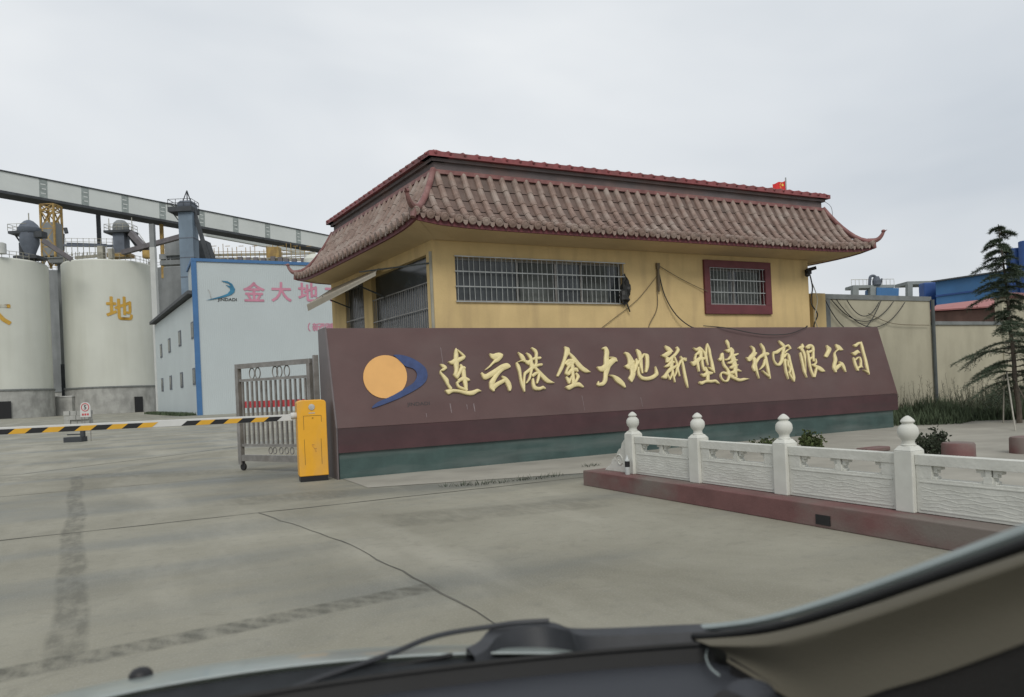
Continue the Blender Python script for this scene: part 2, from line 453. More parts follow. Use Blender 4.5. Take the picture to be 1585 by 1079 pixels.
        if bevel:
            bv = o.modifiers.new('bevel', 'BEVEL'); bv.width = bevel; bv.segments = 2; bv.limit_method = 'ANGLE'
        return o
WL = {}
def tag(o, label, cat, group=None, kind=None):
    if label: o['label'] = label
    if cat: o['category'] = cat
    if group: o['group'] = group
    if kind: o['kind'] = kind
    return o
def thing(name, label, cat, loc, group=None):
    o = bpy.data.objects.new(name, None)
    o.empty_display_size = 0.2
    COL.objects.link(o)
    o.location = Vector(loc)
    WL[o.name] = Vector(loc)
    return tag(o, label, cat, group)
def struct(o):
    o['kind'] = 'structure'
    return o
def copy_thing(root, loc, label):
    r = root.copy(); COL.objects.link(r); r.location = Vector(loc); r['label'] = label
    for ch in [c for c in bpy.data.objects if c.parent == root]:
        c = ch.copy(); COL.objects.link(c); c.parent = r
        for g in [q for q in bpy.data.objects if q.parent == ch]:
            d = g.copy(); COL.objects.link(d); d.parent = c
    return r
def catenary(p, q, sag, n=16):
    p, q = Vector(p), Vector(q)
    return [p.lerp(q, i / n) - Vector((0, 0, sag * 4 * (i / n) * (1 - i / n))) for i in range(n + 1)]
def spline(pts, k=6):
    pts = [Vector(p) for p in pts]
    o_ = []
    for i in range(len(pts) - 1):
        p0, p1, p2, p3 = pts[max(i - 1, 0)], pts[i], pts[i + 1], pts[min(i + 2, len(pts) - 1)]
        for j in range(k):
            t = j / k
            o_.append(0.5 * ((2 * p1) + (p2 - p0) * t + (2 * p0 - 5 * p1 + 4 * p2 - p3) * t * t + (3 * p1 - p0 - 3 * p2 + p3) * t ** 3))
    o_.append(pts[-1])
    return o_
def letters(text, name, size, mt, fn, parent, bold=0.02, extrude=0.0, cond=1.0):
    """flat lettering as a mesh: fn maps (x, y, z) of the text plane to the world"""
    cu = bpy.data.curves.new(name, 'FONT')
    cu.body = text
    cu.size = size
    cu.offset = 0
    cu.extrude = extrude
    cu.align_x = 'CENTER'; cu.align_y = 'CENTER'
    cu.resolution_u = 3
    to = bpy.data.objects.new(name + '_tmp', cu)
    COL.objects.link(to)
    bpy.context.view_layer.update()
    me = bpy.data.meshes.new_from_object(to.evaluated_get(bpy.context.evaluated_depsgraph_get()))
    if bold:        # thicken the strokes: shifted copies, each a hair in front of the last
        vs = [v.co.copy() for v in me.vertices]; fs = [tuple(p.vertices) for p in me.polygons]
        V, F_ = [], []
        bb = bold * size
        for k in range(8):
            t = 2 * math.pi * k / 8
            F_ += [tuple(i + len(V) for i in f) for f in fs]
            V += [v + Vector((bb * math.cos(t), bb * math.sin(t), .0007 * size * (k + 1))) for v in vs]
        me.clear_geometry(); me.from_pydata([tuple(v) for v in V], [], F_)
    bpy.data.objects.remove(to)
    xs = [v.co.x for v in me.vertices]; ys = [v.co.y for v in me.vertices]
    cx_, cy_ = (min(xs) + max(xs)) / 2, (min(ys) + max(ys)) / 2
    off = WL.get(parent.name, Vector((0, 0, 0))) if parent else Vector((0, 0, 0))
    for v in me.vertices:
        v.co = fn((v.co.x - cx_) * cond, v.co.y - cy_, v.co.z) - off
    me.materials.clear(); me.materials.append(M[mt])
    o = bpy.data.objects.new(name, me)
    COL.objects.link(o)
    if parent: o.parent = parent
    WL[o.name] = off
    return o

# strokes of the gilded characters: left and right outline (x, z) in millimetres on the wall
GOLD=[
[[5008,1874,5017,1887,5043,1826,5088,1876,5067,1809,5140,1814,5051,1811,5071,1761,4999,1776,5003,1757],[4989,1765,5008,1768,4982,1716,5019,1733,5018,1639,5076,1675,5054,1567,5131,1601,5080,1501,5133,1523,5122,1422,5176,1451],[5032,1392,5044,1412,5088,1330,5106,1422,5179,1362,5185,1423,5299,1352,5317,1406,5421,1311,5442,1378,5562,1296,5559,1382,5673,1344,5671,1408,5733,1356,5738,1368],[5176,1917,5182,1932,5231,1876,5239,1946,5320,1877,5298,1978,5418,1921,5393,2003,5513,1969,5494,2030],[5350,2161,5384,2162,5318,2073,5400,2074,5297,1977,5389,1975,5275,1890,5383,1891,5279,1785,5356,1778,5247,1693,5317,1678],[5377,2128,5402,2152,5446,2056,5480,2086,5498,1997,5534,2025],[5235,1674,5275,1711,5309,1604,5294,1694,5392,1701,5339,1738,5457,1764,5403,1830,5476,1767,5477,1836],[5391,1849,5437,1867,5404,1755,5493,1777,5403,1652,5488,1661,5404,1554,5494,1566,5416,1460,5487,1466,5415,1388,5476,1390],[5328,1553,5316,1600,5421,1571,5428,1646,5504,1555,5531,1608,5542,1564,5548,1573],[5317,1521,5289,1560,5365,1552,5343,1598,5415,1562,5402,1621],[5263,1534,5309,1548,5284,1455,5324,1483,5360,1406,5389,1450,5440,1373,5467,1421]],
[[6031,2052,6044,2064,6061,1975,6116,2057,6151,1931,6171,2074,6250,1959,6243,2080,6287,1986,6286,2064],[6249,2041,6298,1984,6159,1983,6211,1912,6071,1906,6100,1869,5980,1826,6001,1799,5885,1761,5894,1746],[5792,1685,5825,1708,5846,1572,5879,1678,6010,1623,5973,1717,6145,1689,6105,1780,6277,1736,6242,1850,6359,1760,6362,1876,6383,1771,6418,1846],[6230,1791,6277,1733,6131,1724,6187,1669,6025,1626,6095,1575,5943,1539,6038,1494,5927,1472,6007,1452],[5927,1481,5970,1506,5926,1408,6051,1454,5979,1352,6010,1357],[6034,1388,5983,1472,6124,1449,6089,1522,6250,1505,6228,1573,6286,1525,6278,1574],[6203,1612,6224,1633,6238,1551,6309,1598,6274,1460,6373,1500,6294,1399,6380,1411,6302,1355,6353,1353]],
[[6638,2066,6654,2079,6670,1990,6739,2031,6690,1924,6778,1963,6714,1893,6782,1922],[6751,1930,6746,1890,6669,1920,6671,1894,6581,1887,6585,1872],[6556,1867,6587,1879,6558,1799,6631,1820,6576,1703,6643,1713,6578,1566,6629,1573,6584,1444,6646,1457,6621,1314,6645,1319],[6649,1325,6617,1325,6678,1467,6629,1469,6709,1589,6661,1596,6749,1660,6688,1674],[6739,1641,6703,1693,6820,1689,6784,1741,6910,1744,6873,1796],[6845,1771,6915,1757,6805,1644,6853,1633,6762,1562,6804,1541,6693,1485,6716,1467],[6812,2050,6829,2064,6845,1989,6905,2026,6868,1935,6936,1949,6848,1846,6931,1860,6849,1763,6967,1801],[6948,2146,6972,2170,6992,2088,7053,2127,7010,2039,7077,2046,6982,1954,7048,1951,6973,1856,7024,1845,6898,1788,6970,1750],[6761,1868,6801,1920,6834,1820,6831,1914,6897,1889,6871,1933,6980,1920,6975,1974,7108,1931,7112,1984],[6926,1737,6901,1809,7027,1787,7018,1841,7111,1798,7112,1851],[6935,1744,6988,1780,7004,1649,7068,1691,7065,1551,7143,1607,7159,1466,7218,1533,7305,1453,7312,1466],[6885,1585,6853,1639,6959,1627,6950,1688,6986,1636,7054,1659,6956,1564,7012,1550,6917,1474,6951,1462],[6837,1547,6885,1551,6819,1442,6890,1455,6844,1347,6907,1409,6968,1329,6977,1394,7041,1348,7055,1413,7079,1345,7099,1370]],
[[7699,2164,7715,2176,7698,2102,7810,2143,7684,2069,7801,2044,7647,1977,7716,1953,7564,1835,7631,1811,7484,1723,7547,1693,7400,1603,7442,1581],[7758,2037,7793,2061,7818,1934,7889,1976,7885,1800,7978,1856,7974,1698,8058,1764,8067,1642,8125,1715,8185,1642,8192,1652],[7671,1806,7631,1850,7741,1854,7722,1917,7787,1841,7826,1921,7850,1829,7887,1878],[7692,1769,7677,1846,7774,1772,7770,1892,7817,1797,7833,1865],[7809,1859,7841,1802,7718,1810,7761,1763,7643,1727,7690,1706,7597,1632,7666,1647,7657,1589,7700,1641],[7697,1602,7650,1649,7788,1663,7758,1738,7855,1665,7890,1744,7869,1662,7918,1693],[7751,1778,7846,1780,7742,1660,7817,1662,7724,1543,7803,1546,7704,1419,7798,1424],[7828,1614,7881,1639,7847,1564,7926,1569,7815,1516,7868,1490,7759,1451,7804,1424],[7595,1552,7635,1573,7609,1496,7681,1523,7630,1441,7683,1454],[7671,1441,7633,1454,7719,1512,7677,1530,7765,1567,7726,1588],[7549,1359,7559,1383,7622,1311,7621,1406,7747,1356,7737,1436,7849,1370,7883,1452,7934,1344,7962,1373]],
[[8597,2104,8600,2141,8627,2098,8701,2159,8631,2041,8743,2051,8586,1917,8703,1919,8553,1784,8718,1783,8523,1702,8664,1679,8497,1579,8591,1565,8459,1482,8547,1451,8416,1441,8450,1370,8318,1417,8320,1357],[8323,1453,8346,1452,8282,1395,8359,1392],[8366,1735,8380,1752,8442,1650,8474,1760,8606,1669,8544,1794,8731,1759,8649,1859,8822,1821,8782,1928,8835,1833,8881,1913,8876,1844,8894,1860],[8704,1921,8711,1946,8791,1911,8808,1946,8851,1883,8880,1922],[8614,1563,8621,1576,8700,1523,8740,1569,8763,1430,8863,1509,8860,1357,8949,1414,8927,1307,8967,1327]],
[[9110,2012,9140,2043,9148,1965,9230,2014,9166,1875,9294,1910,9141,1767,9322,1798,9166,1667,9312,1679,9152,1576,9270,1554,9084,1498,9215,1473,9125,1417,9155,1419],[9044,1736,9053,1756,9157,1676,9120,1784,9322,1810,9274,1862],[9421,2075,9455,2095,9434,2009,9535,2042,9440,1895,9540,1906,9426,1759,9514,1767,9442,1589,9477,1593],[9283,1609,9232,1626,9369,1714,9295,1736,9419,1805,9334,1808,9399,1886,9354,1879],[9571,1971,9599,2005,9613,1931,9715,1975,9608,1841,9700,1842,9571,1724,9658,1712,9529,1622,9584,1609],[9390,1758,9342,1800,9495,1843,9446,1876,9607,1962,9563,1988],[9362,1709,9407,1711,9329,1565,9395,1582,9394,1460,9452,1520,9543,1430,9558,1509,9704,1456,9680,1534,9846,1529,9774,1577,9863,1619,9791,1611,9827,1717,9813,1714]],
[[10193,2144,10221,2163,10216,2066,10308,2133,10289,2014,10363,2077,10352,2013,10377,2041],[10045,1941,10050,1960,10134,1906,10132,1993,10248,1938,10209,2027,10333,1987,10292,2058],[10131,1901,10159,1927,10145,1874,10242,1893,10133,1806,10172,1799],[10480,2102,10547,2125,10490,2066,10571,2053,10420,1999,10471,1958,10315,1937,10362,1883,10211,1875,10257,1821,10153,1822,10182,1790],[10075,1689,10069,1723,10170,1698,10143,1757,10276,1745,10242,1821,10343,1778,10336,1826],[10286,1912,10348,1908,10231,1796,10323,1792,10202,1697,10295,1695],[9938,1465,9952,1517,10046,1449,9991,1529,10117,1548,10063,1587,10229,1610,10181,1679,10346,1670,10325,1724,10415,1699,10401,1743],[10071,1572,10116,1585,10115,1429,10147,1438],[10145,1424,10115,1436,10240,1534,10198,1547,10284,1616,10233,1624],[10223,1616,10284,1624,10221,1501,10276,1508,10233,1371,10258,1374],[10282,1481,10255,1492,10368,1577,10325,1589,10419,1670,10362,1679],[10367,1885,10416,1898,10386,1763,10442,1773,10375,1624,10431,1631,10394,1495,10418,1499],[10428,1661,10387,1676,10513,1759,10464,1784,10592,1824,10576,1873,10653,1805,10683,1860],[10536,1907,10568,1923,10557,1832,10617,1883,10617,1845,10622,1893,10685,1851,10695,1883],[10545,1819,10602,1827,10538,1689,10604,1697,10525,1502,10596,1511,10527,1351,10592,1359,10548,1241,10564,1243]],
[[10956,2091,10970,2106,11021,2032,11050,2096,11110,2034,11154,2128,11182,2021,11226,2065],[11061,2046,11158,2068,11069,2029,11162,1976,10992,1975,11014,1938,10952,1944,10979,1918],[10958,1937,11005,1929,10914,1862,10976,1862,10906,1784,10986,1797],[10793,1781,10816,1801,10852,1701,10869,1808,10998,1759,10946,1844,11087,1817,11073,1901,11183,1826,11202,1888],[11099,2003,11193,2001,11076,1918,11165,1919,11066,1845,11146,1848],[10945,1786,11022,1794,10940,1680,11007,1686,10947,1581,10979,1584],[11092,1831,11159,1837,11074,1699,11142,1707,11089,1592,11137,1600],[11193,2021,11238,2041,11218,1940,11302,1964,11220,1838,11295,1849,11242,1710,11265,1713],[11300,1939,11259,1940,11345,2070,11295,2073,11395,2178,11358,2183],[11359,2181,11398,2191,11366,2052,11435,2065,11352,1908,11421,1918,11350,1763,11425,1774,11340,1642,11422,1654,11371,1538,11397,1543],[11405,1600,11361,1565,11318,1656,11284,1621,11223,1673,11214,1661],[11135,1652,11192,1669,11139,1584,11222,1604,11136,1507,11235,1514,11114,1381,11193,1381],[10991,1500,11015,1532,11069,1453,11078,1533,11209,1491,11206,1577,11304,1507,11318,1559],[10891,1318,10926,1368,10960,1290,10967,1364,11091,1330,11096,1390,11236,1323,11251,1386,11336,1332,11368,1389,11379,1308,11426,1343,11439,1287,11449,1294]],
[[11935,2243,11995,2264,11940,2186,12028,2210,11957,2131,12018,2141,11961,2077,12005,2083],[11838,2032,11847,2046,11926,1978,11943,2060,12010,1995,12053,2102,12040,1987,12110,2034],[11976,2030,12111,2042,11978,1949,12085,1950,11943,1881,12056,1872],[11771,1803,11774,1838,11880,1809,11867,1851,11984,1854,11955,1913,12080,1882,12069,1942,12200,1925,12194,1961],[11957,1885,12074,1916,11951,1825,12104,1854,11954,1743,12093,1764,11954,1649,12092,1662,11957,1531,12041,1538,11971,1426,12008,1430],[11841,1721,11845,1770,11934,1726,11923,1785,12059,1763,12049,1835,12129,1790,12134,1815],[11864,1612,11858,1659,11965,1621,11955,1693,12113,1679,12110,1706],[11836,1500,11841,1554,11943,1500,11930,1573,12057,1550,12067,1613,12147,1540,12166,1564],[11815,1476,11837,1501,11888,1442,11918,1475],[11633,1791,11601,1856,11749,1836,11654,1880,11783,1946,11694,1952],[11700,1857,11765,1858,11680,1756,11740,1765,11693,1661,11766,1690,11750,1589,11818,1613,11749,1512,11842,1521,11734,1428,11796,1413,11676,1371,11698,1326,11613,1370,11578,1339,11564,1433,11525,1422,11575,1494,11538,1505,11617,1511,11627,1561,11715,1481,11760,1530,11789,1431,11842,1479,11898,1374,11951,1432,12036,1325,12068,1389,12178,1337,12189,1399,12331,1367,12334,1377]],
[[12636,2108,12663,2125,12671,2049,12750,2077,12662,1984,12739,1967,12527,1895,12628,1835,12449,1805,12506,1767],[12408,1852,12422,1865,12491,1764,12500,1870,12649,1844,12584,1922,12771,1934,12736,1977],[12602,1816,12707,1835,12597,1740,12719,1737,12529,1647,12654,1634,12546,1548,12590,1549],[12607,1660,12681,1669,12603,1536,12666,1545,12634,1372,12651,1375],[12705,1718,12655,1745,12825,1814,12772,1856,12916,1849,12881,1918,13034,1890,13028,1968,13099,1891,13125,1964],[12949,2160,12983,2174,12966,2083,13046,2111,12984,2014,13059,2027,12961,1944,13050,1958,12973,1824,13055,1837,12963,1700,13045,1710,12952,1550,13034,1560,12966,1355,12990,1358],[13001,1415,12959,1385,12925,1475,12876,1442,12818,1550,12792,1533],[12948,1802,13020,1786,12884,1707,12949,1682,12806,1638,12843,1607,12714,1571,12724,1560]],
[[13552,2222,13579,2238,13587,2147,13669,2190,13634,2087,13726,2102,13577,1978,13669,1969,13503,1861,13607,1846,13454,1774,13538,1742,13368,1703,13401,1645,13332,1698,13279,1659,13271,1769,13234,1759,13284,1872,13246,1870,13325,1947,13269,1950],[13287,1926,13296,1983,13416,1927,13400,2003,13559,1994,13527,2053,13704,2059,13687,2104,13809,2092,13840,2147,13839,2046,13900,2076],[13885,2046,13888,2034,13758,2023,13776,1992,13640,1956,13666,1929],[13619,1826,13568,1867,13704,1892,13698,1942,13715,1870,13794,1897,13716,1783,13790,1794,13712,1638,13786,1649,13704,1470,13784,1481,13701,1354,13774,1357,13690,1264,13710,1263],[13725,1300,13676,1281,13677,1391,13627,1373,13630,1493,13587,1478],[13563,1780,13641,1780,13531,1659,13592,1662,13507,1489,13569,1497,13528,1327,13548,1330],[13585,1741,13606,1783,13646,1743,13703,1765,13628,1641,13681,1651,13659,1557,13718,1564,13616,1482,13661,1475]],
[[14134,2035,14139,2067,14225,2015,14217,2105,14343,2072,14254,2100,14318,2147,14271,2137],[14196,2009,14287,2041,14235,1927,14318,1948,14244,1836,14309,1842,14226,1735,14258,1735],[14128,1925,14182,1934,14117,1812,14193,1822,14109,1666,14174,1674,14095,1495,14160,1506,14134,1346,14156,1350],[14242,1778,14277,1778,14198,1632,14224,1632,14139,1451,14153,1451],[14409,2039,14389,2080,14511,2063,14508,2140,14559,2067,14628,2127,14586,2037,14671,2051,14554,1932,14626,1932,14507,1809,14582,1809,14500,1728,14547,1730],[14367,1967,14433,1978,14362,1856,14439,1866,14341,1735,14417,1742,14325,1612,14390,1620,14324,1475,14389,1488,14349,1356,14417,1374],[14419,1905,14404,1966,14531,1938,14522,1998,14580,1953,14583,1999],[14394,1737,14360,1777,14495,1787,14471,1833,14543,1803,14541,1840],[14416,2021,14423,2072,14496,2025,14505,2086],[14587,1775,14621,1779,14573,1702,14621,1691,14490,1665,14513,1609,14434,1662,14417,1616],[14419,1620,14448,1653,14525,1569,14586,1628,14603,1506,14708,1588,14698,1463,14780,1527,14781,1464,14799,1479],[14539,1580,14594,1568,14453,1473,14520,1458,14376,1358,14434,1346]],
[[15098,2089,15137,2106,15098,2003,15246,2019,15039,1944,15147,1903,14943,1857,15038,1813],[15423,2109,15460,2129,15439,2019,15567,2094,15526,1971,15618,2038,15623,1973,15639,1988],[15485,2024,15513,1982,15379,1968,15402,1944,15296,1912,15337,1902,15257,1840,15344,1848,15232,1746,15341,1741,15159,1651,15263,1637,15112,1554,15232,1562,15137,1453,15205,1463],[15201,1475,15141,1529,15316,1532,15255,1603,15447,1595,15405,1658],[15371,1681,15402,1701,15409,1616,15507,1661,15444,1536,15543,1562,15491,1439,15522,1445]],
[[16062,2083,16095,2118,16141,2045,16133,2123,16279,2112,16268,2175,16358,2111,16384,2173],[16330,2155,16403,2169,16326,2050,16411,2064,16315,1895,16400,1908,16313,1714,16397,1726,16287,1534,16380,1546,16305,1353,16329,1356],[16341,1409,16296,1377,16268,1447,16232,1419,16161,1476,16148,1465],[15910,1896,15925,1914,16007,1833,16021,1930,16140,1884,16153,1978,16178,1891,16209,1912],[15910,1777,15942,1784,15898,1684,15969,1698,15899,1567,15982,1585,15926,1465,15997,1482],[15977,1701,15949,1730,16088,1758,16074,1796,16123,1760,16187,1792,16133,1683,16192,1688,16072,1566,16156,1576,16132,1523,16161,1536],[15976,1490,15959,1545,16116,1535,16101,1582]]]
LOGO_DISC=[(4357,1678),(4344,1618),(4321,1561),(4289,1506),(4249,1457),(4201,1413),(4149,1377),(4091,1348),(4031,1328),(3969,1317),(3908,1315),(3847,1322),(3790,1339),(3737,1363),(3689,1396),(3648,1436),(3614,1482),(3589,1533),(3573,1587),(3566,1645),(3569,1703),(3581,1762),(3602,1819),(3632,1873),(3670,1923),(3715,1967),(3767,2005),(3823,2035),(3883,2057),(3946,2070),(4009,2074),(4070,2068),(4130,2052),(4185,2028),(4234,1995),(4277,1954),(4312,1907),(4338,1855),(4354,1798),(4361,1739)]
LOGO_SWOOSH=[(4151,2074),(4284,2074),(4464,2022),(4614,1933),(4721,1826),(4744,1708),(4699,1592),(4576,1493),(4402,1404),(4177,1312),(3946,1235),(3655,1156),(3756,1250),(3957,1322),(4109,1384),(4307,1484),(4452,1562),(4525,1650),(4545,1740),(4489,1819),(4361,1861),(4290,1928),(4215,2014)]

# ================================================================== ground
g = MB(); g.add([(-1500, -300, 0), (2500, -300, 0), (2500, 2500, 0), (-1500, 2500, 0)], [(0, 1, 2, 3)])
struct(g.build('ground', 'road'))
def joint(pts, wd, name='road_joint'):
    rnd = random.Random(5)
    j = MB()
    pts = [(q[0], q[1], 0) for q in pts]
    pl = []
    for a, b in zip(pts, pts[1:]):
        a, b = Vector(a), Vector(b)
        n = max(2, int((b - a).length / 0.25))
        pl += [a.lerp(b, i / n) for i in range(n)]
    pl.append(Vector(pts[-1]))
    vs, fs = [], []
    for i, p in enumerate(pl):
        d = (pl[min(i + 1, len(pl) - 1)] - pl[max(i - 1, 0)]).normalized()
        n_ = Vector((-d.y, d.x, 0))
        c_ = p + n_ * (rnd.random() - 0.5) * 0.03
        h_ = wd * (0.25 + rnd.random() * 0.45)
        vs += [c_ + n_ * h_ + Vector((0, 0, 0.004)), c_ - n_ * h_ + Vector((0, 0, 0.004))]
    for i in range(len(pl) - 1):
        fs.append((2 * i, 2 * i + 1, 2 * i + 3, 2 * i + 2))
    j.add(vs, fs)
    return struct(j.build(name, 'joint_dark'))
M['joint_dark'] = mat('joint_dark', (0.11, 0.105, 0.088), 0.95, 0.3, 3)
joint([(-6, 9.75), (1.33, 9.66), (5.5, 9.68), (7.2, 9.75)], 0.028)
joint([(1.33, 9.66), (1.75, 7.2), (1.86, 5.17), (1.9, 3.0)], 0.014)
joint([(-14, 20.3), (-2.2, 19.2), (0.8, 21.8), (3, 24)], 0.04)
joint([(-6, 14.6), (-1, 14.55), (1.6, 14.5)], 0.02)
# pavement strip at the foot of the sign wall and the paved forecourt behind the balustrade
p = MB(); p.add([(3.1, 11.0, 0.006), (6.4, 10.1, 0.006), (40, 10.1, 0.006), (40, 14.97, 0.006), (3.1, 14.97, 0.006)], [(0, 1, 2, 3, 4)])
p.add([(6.6, 2.0, 0.010), (40, 2.0, 0.010), (40, 10.2, 0.010), (6.6, 10.2, 0.010)], [(0, 1, 2, 3)])
struct(p.build('pavement', 'pavement'))

# ================================================================== sign wall
def FY(z):                      # front of the sloping face
    return 12.45 + max(0.0, (z - 0.85)) * 0.2857
SX0, SX1 = 3.03, 17.2
sw = thing('sign_wall', 'long low maroon stone wall with gilded Chinese characters and a sun emblem beside the gate', 'sign wall', (10.1, 12.9, 0))
a = MB()                        # polished sloping face, wedge shaped
a.prism([(SX0, 12.45, 0.85), (SX0, FY(2.57), 2.57), (SX0, 13.25, 2.57), (SX0, 13.25, 0.85)], (SX1 - SX0, 0, 0))
a.build('face_panel', 'granite', sw, bevel=0.006)
a = MB(); a.box(SX0 + .003, SX1 - .003, 12.453, 13.25, 0.44, 0.847); a.build('lower_band', 'granite_dark', sw)
a = MB(); a.box(SX0 + .02, SX1 - .14, 12.50, 13.25, 0.0, 0.437); a.build('plinth', 'green_base', sw)
a = MB(); a.prism([(SX0 - .03, 12.46, 0.0), (SX0 - .03, 12.44, 0.86), (SX0 - .03, FY(2.585) - .012, 2.585), (SX0 - .03, 13.46, 2.585), (SX0 - .03, 13.46, 0.0)], (.027, 0, 0))
a.build('end_panel', 'granite_end', sw)
a = MB(); a.box(SX0, SX1, 13.255, 13.42, 0.0, 2.5); a.build('back', 'coping', sw)

M['drip'] = mat('drip', (0.19, 0.15, 0.15), 0.7, 0.3, 20)
def fp(X, z, off=0.0):          # point on the sloping face, off metres proud of it
    n = Vector((0, -1, 0.2857)).normalized()
    return Vector((X, FY(z), z)) + n * off
NAMES = '连云港金大地新型建材有限公司'
for ci, strokes in enumerate(GOLD):
    cb = MB()
    for si, st in enumerate(strokes):
        L_ = [Vector((st[i] / 1000, st[i + 1] / 1000, 0)) for i in range(0, len(st), 4)]
        R_ = [Vector((st[i + 2] / 1000, st[i + 3] / 1000, 0)) for i in range(0, len(st), 4)]
        L_, R_ = spline(L_, 4), spline(R_, 4)
        # rounded ends
        def cap(L_, R_, e):
            i0, i1 = (0, 1) if e == 0 else (-1, -2)
            c0 = (L_[i0] + R_[i0]) / 2; c1 = (L_[i1] + R_[i1]) / 2
            w_ = (L_[i0] - R_[i0]).length
            d = (c0 - c1)
            d = d.normalized() if d.length > 1e-6 else Vector((1, 0, 0))
            out_ = []
            for f, k in ((0.28, 0.45), (0.16, 0.78)):
                out_.append((c0 + d * w_ * f + (L_[i0] - c0) * k, c0 + d * w_ * f + (R_[i0] - c0) * k))
            return out_
        a0, a1 = cap(L_, R_, 0), cap(L_, R_, 1)
        L2 = [q[0] for q in a0] + L_ + [q[0] for q in reversed(a1)]
        R2 = [q[1] for q in a0] + R_ + [q[1] for q in reversed(a1)]
        hgt = 0.045 + 0.0011 * (si % 7)
        vs, fs = [], []
        for l_, r_ in zip(L2, R2):
            for t, hh in ((0, 0.0), (0.04, hgt * 0.72), (0.22, hgt * 0.95), (0.5, hgt * 1.05), (0.78, hgt * 0.95), (0.96, hgt * 0.72), (1, 0.0)):
                q = l_.lerp(r_, t)
                vs.append(fp(q.x, q.y, hh))
        K = 7
        for i in range(len(L2) - 1):
            for k in range(K - 1):
                fs.append((i * K + k, i * K + k + 1, (i + 1) * K + k + 1, (i + 1) * K + k))
        fs.append(tuple(range(K))); fs.append(tuple((len(L2) - 1) * K + k for k in range(K)))
        cb.add(vs, fs)
    o = cb.build('gold_character', 'gold', sw)
    o['label'] = 'raised gold brush-style character ' + NAMES[ci]
a = MB(); a.prism([fp(x / 1000, z / 1000, 0.002) for x, z in LOGO_DISC], Vector((0, -1, .2857)) * 0.012); a.build('emblem_sun', 'orange', sw)
a = MB()
sw_pts = spline([Vector((x / 1000, z / 1000, 0)) for x, z in LOGO_SWOOSH] + [Vector((LOGO_SWOOSH[0][0] / 1000, LOGO_SWOOSH[0][1] / 1000, 0))], 3)[:-1]
a.prism([fp(q.x, q.y, 0.017) for q in sw_pts], Vector((0, -1, .2857)) * 0.006); a.build('emblem_swoosh', 'blue_logo', sw)
for x_, z0_, z1_, w_ in ((5.10, 1.0, 1.17, .012), (5.08, 1.75, 2.2, .006), (5.42, 1.05, 1.14, .008), (5.56, 1.0, 1.15, .012), (4.62, .95, 1.02, .006), (7.9, .9, 1.2, .005), (9.3, .9, 1.1, .005)):
    q = MB(); q.prism([fp(x_ - w_, z1_, .001), fp(x_ + w_, z1_, .001), fp(x_ + w_ * .6, z0_, .001), fp(x_ - w_ * .4, z0_, .001)], Vector((0, -1, .2857)) * .0012); q.build('drip_stain', 'drip', sw)
letters('JINDADI', 'emblem_lettering', 0.085, 'dark_letter', lambda x, y, z: fp(4.50 + x * 1.35, 1.185 + y, 0.004), sw, 0.0)

# ================================================================== guard house
GX0, GX1, GY0, GY1 = 5.45, 15.97, 14.0, 20.4
def shx(p):                     # the side walls run slightly askew to the front
    p = Vector(p)
    return Vector((p.x - 0.077 * (p.y - 14.0), p.y, p.z))
gh = thing('guard_house', 'yellow gatehouse with a curved brown tile roof and red ridge behind the sign wall', 'gatehouse', (10.5, 17, 0))
def gbox(b, *k):
    c = MB(); c.box(*k); b.add([shx(v) for v in c.v], c.f)
T_ = 0.24
wb = MB()
LW = (5.93, 10.08, 3.20, 4.12)   # long window x0 x1 z0 z1
RW = (12.5, 14.45, 3.10, 4.20)   # small window
for x0, x1, z0, z1 in ((GX0, LW[0], 0, 4.5), (LW[0], LW[1], 0, LW[2]), (LW[0], LW[1], LW[3], 4.5), (LW[1], RW[0], 0, 4.5), (RW[0], RW[1], 0, RW[2]), (RW[0], RW[1], RW[3], 4.5), (RW[1], GX1, 0, 4.5)):
    gbox(wb, x0, x1, GY0, GY0 + T_, z0, z1)
for y0, y1, z0, z1 in ((GY0 + T_, 14.3, 0, 4.5), (14.3, 17.4, 0, 2.5), (14.3, 17.4, 4.18, 4.5), (17.4, 17.95, 0, 4.5), (17.95, 19.3, 0, 2.5), (17.95, 19.3, 4.18, 4.5), (19.3, GY1, 0, 4.5)):
    gbox(wb, GX0, GX0 + T_, y0, y1, z0, z1)
gbox(wb, GX1 - T_, GX1, GY0 + T_, GY1, 0, 4.5)
gbox(wb, GX0 + T_, GX1 - T_, GY1 - T_, GY1, 0, 4.5)
wb.build('wall', 'yellow_wall', gh)
fb = MB(); gbox(fb, GX0 + T_, GX1 - T_, GY0 + T_, GY1 - T_, 2.2, 2.3); gbox(fb, GX0 + T_ + 1, GX1 - T_, GY0 + 2.6, GY0 + 2.7, 2.32, 4.45); fb.build('interior', 'steel_dark', gh)

